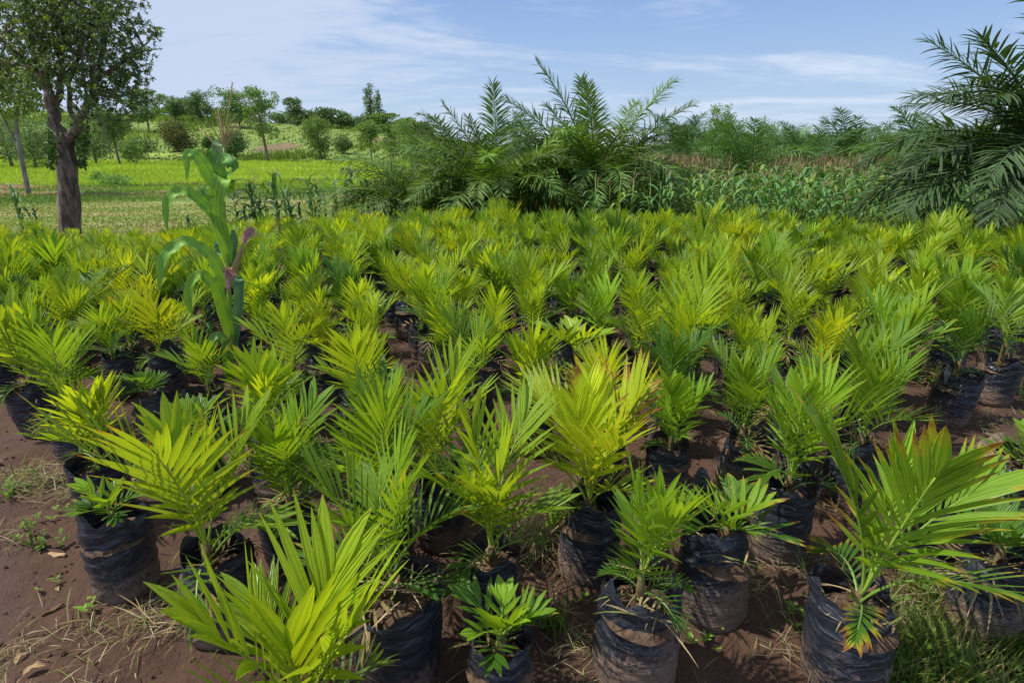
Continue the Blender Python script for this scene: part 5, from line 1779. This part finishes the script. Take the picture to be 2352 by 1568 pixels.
def scrap(name, px, py, size, mat, label, cat, seed, hgt=.05, n=18, lay=(1, 1)):
    """crumpled sheet of plastic or cloth"""
    rr = random.Random(seed); x, y_ = G(px, py); P = []
    ph = [rr.uniform(0, 6) for _ in range(6)]
    for j in range(n):
        for i in range(n):
            u = i / (n - 1) - .5; v = j / (n - 1) - .5
            e = 1 - 2.2 * max(abs(u), abs(v)) ** 2
            xx = u * size * lay[0] * (1 + .2 * math.sin(v * 7 + ph[0])); yy = v * size * lay[1] * (1 + .2 * math.sin(u * 6 + ph[1]))
            z_ = hgt * max(0, e) * (.6 + .4 * math.sin(u * 9 + ph[2]) * math.sin(v * 8 + ph[3])) + .18 * hgt * math.sin(u * 23 + v * 11 + ph[4]) + .12 * hgt * math.sin(v * 29 - u * 8)
            P.append((xx, yy, z_ + .012))
    mb = MB(); mb.quad_grid(P, n, n)
    me = mb.mesh(name, mat)
    o = link(name, me, None, (x, y_, gz(x, y_) + .004), (0, 0, rr.uniform(0, 3)))
    md = o.modifiers.new('thick', 'SOLIDIFY'); md.thickness = .002
    tag(o, label, cat)


scrap('cloth_scrap', 355, 1118, .075, plain_mat('red_cloth', (.46, .05, .05), .7, (.30, .03, .035), 20, .5, 70, .003), 'crumpled red scrap of plastic beside the straw heap', 'scrap', 3, .05)
scrap('plastic_sheet', 2340, 1075, .36, M_BAG, 'flattened empty black bag lying on the earth at the right edge', 'plastic bag', 4, .12, 30, (1.2, .75))
scrap('plastic_sheet', 2290, 1010, .10, M_BAG, 'small black plastic scrap beyond the flattened bag', 'plastic bag', 5, .02, 12)
scrap('plastic_sheet', 18, 855, .34, M_BAG, 'crumpled black sheet by the left edge of the picture', 'plastic bag', 6, .10, 24)
scrap('plastic_sheet', 420, 1100, .16, M_BAG, 'dusty grey plastic flap between the red scrap and torn bag', 'plastic bag', 7, .05, 18)


def flower_weed():
    x, y_ = G(2345, 1300)
    z = gz(x, y_)
    root = empty('flowering_weed', (x, y_, z))
    tag(root, 'thin-stemmed weed with pale flower cluster rising at the right edge', 'weed')
    rr = random.Random(6)
    O = Vector((x, y_, z))

    def q(px, py, dy=0): return tuple(PV(px, py, y_ + dy) - O)
    mb = MB()
    mb.tube([(0, 0, 0), q(2325, 1230), q(2318, 1150), q(2312, 1090), q(2310, 1070)], [.004, .0035, .003, .0026, .002], 6)
    mb.tube([q(2312, 1085), q(2300, 1060), q(2280, 1048), q(2262, 1052)], [.002, .0018, .0015, .001], 5)
    mb.tube([q(2312, 1085), q(2325, 1060), q(2345, 1055), q(2370, 1060)], [.002, .0018, .0015, .001], 5)
    mb.tube([q(2320, 1180), q(2300, 1170), q(2285, 1155)], [.002, .0018, .001], 5)
    link('stem', mb.mesh('stem', M_STALK), root)
    lf = MB(); lf.tint = []
    for (px, py, s) in ((2310, 1075, -1), (2345, 1060, 1), (2285, 1160, -1), (2320, 1180, 1), (2322, 1230, -1), (2326, 1250, 1), (2318, 1130, 1), (2300, 1165, -1)):
        g = rr.uniform(.8, 1.2); lf.cur = (.11 * g, .21 * g, .045 * g)
        lf.blade(q(px, py), (s * .7, -.3, -.5), (s * .2, -.6, .5), (0, -.5, .7), rr.uniform(.05, .075), .028, 5, .8, .3, .4)
    link('leaf', lf.mesh('leaf', M_GRASS), root)
    fw = MB(); fw.tint = []
    c = Vector(q(2262, 1052))
    for _ in range(60):
        u = Vector((rr.gauss(0, .018), rr.gauss(0, .012), rr.gauss(0, .009))); g = rr.uniform(.8, 1.2)
        fw.cur = (.30 * g, .38 * g, .16 * g)
        v = Vector((rr.gauss(0, 1), rr.gauss(0, 1), rr.gauss(.8, .6))).normalized()
        fw.blade(c + u, v, v.orthogonal(), v.cross(v.orthogonal()), .009, .006, 2, .1, .4, .6)
    link('flower', fw.mesh('flower', M_GRASS), root)


flower_weed()
print('objects', len(bpy.data.objects))
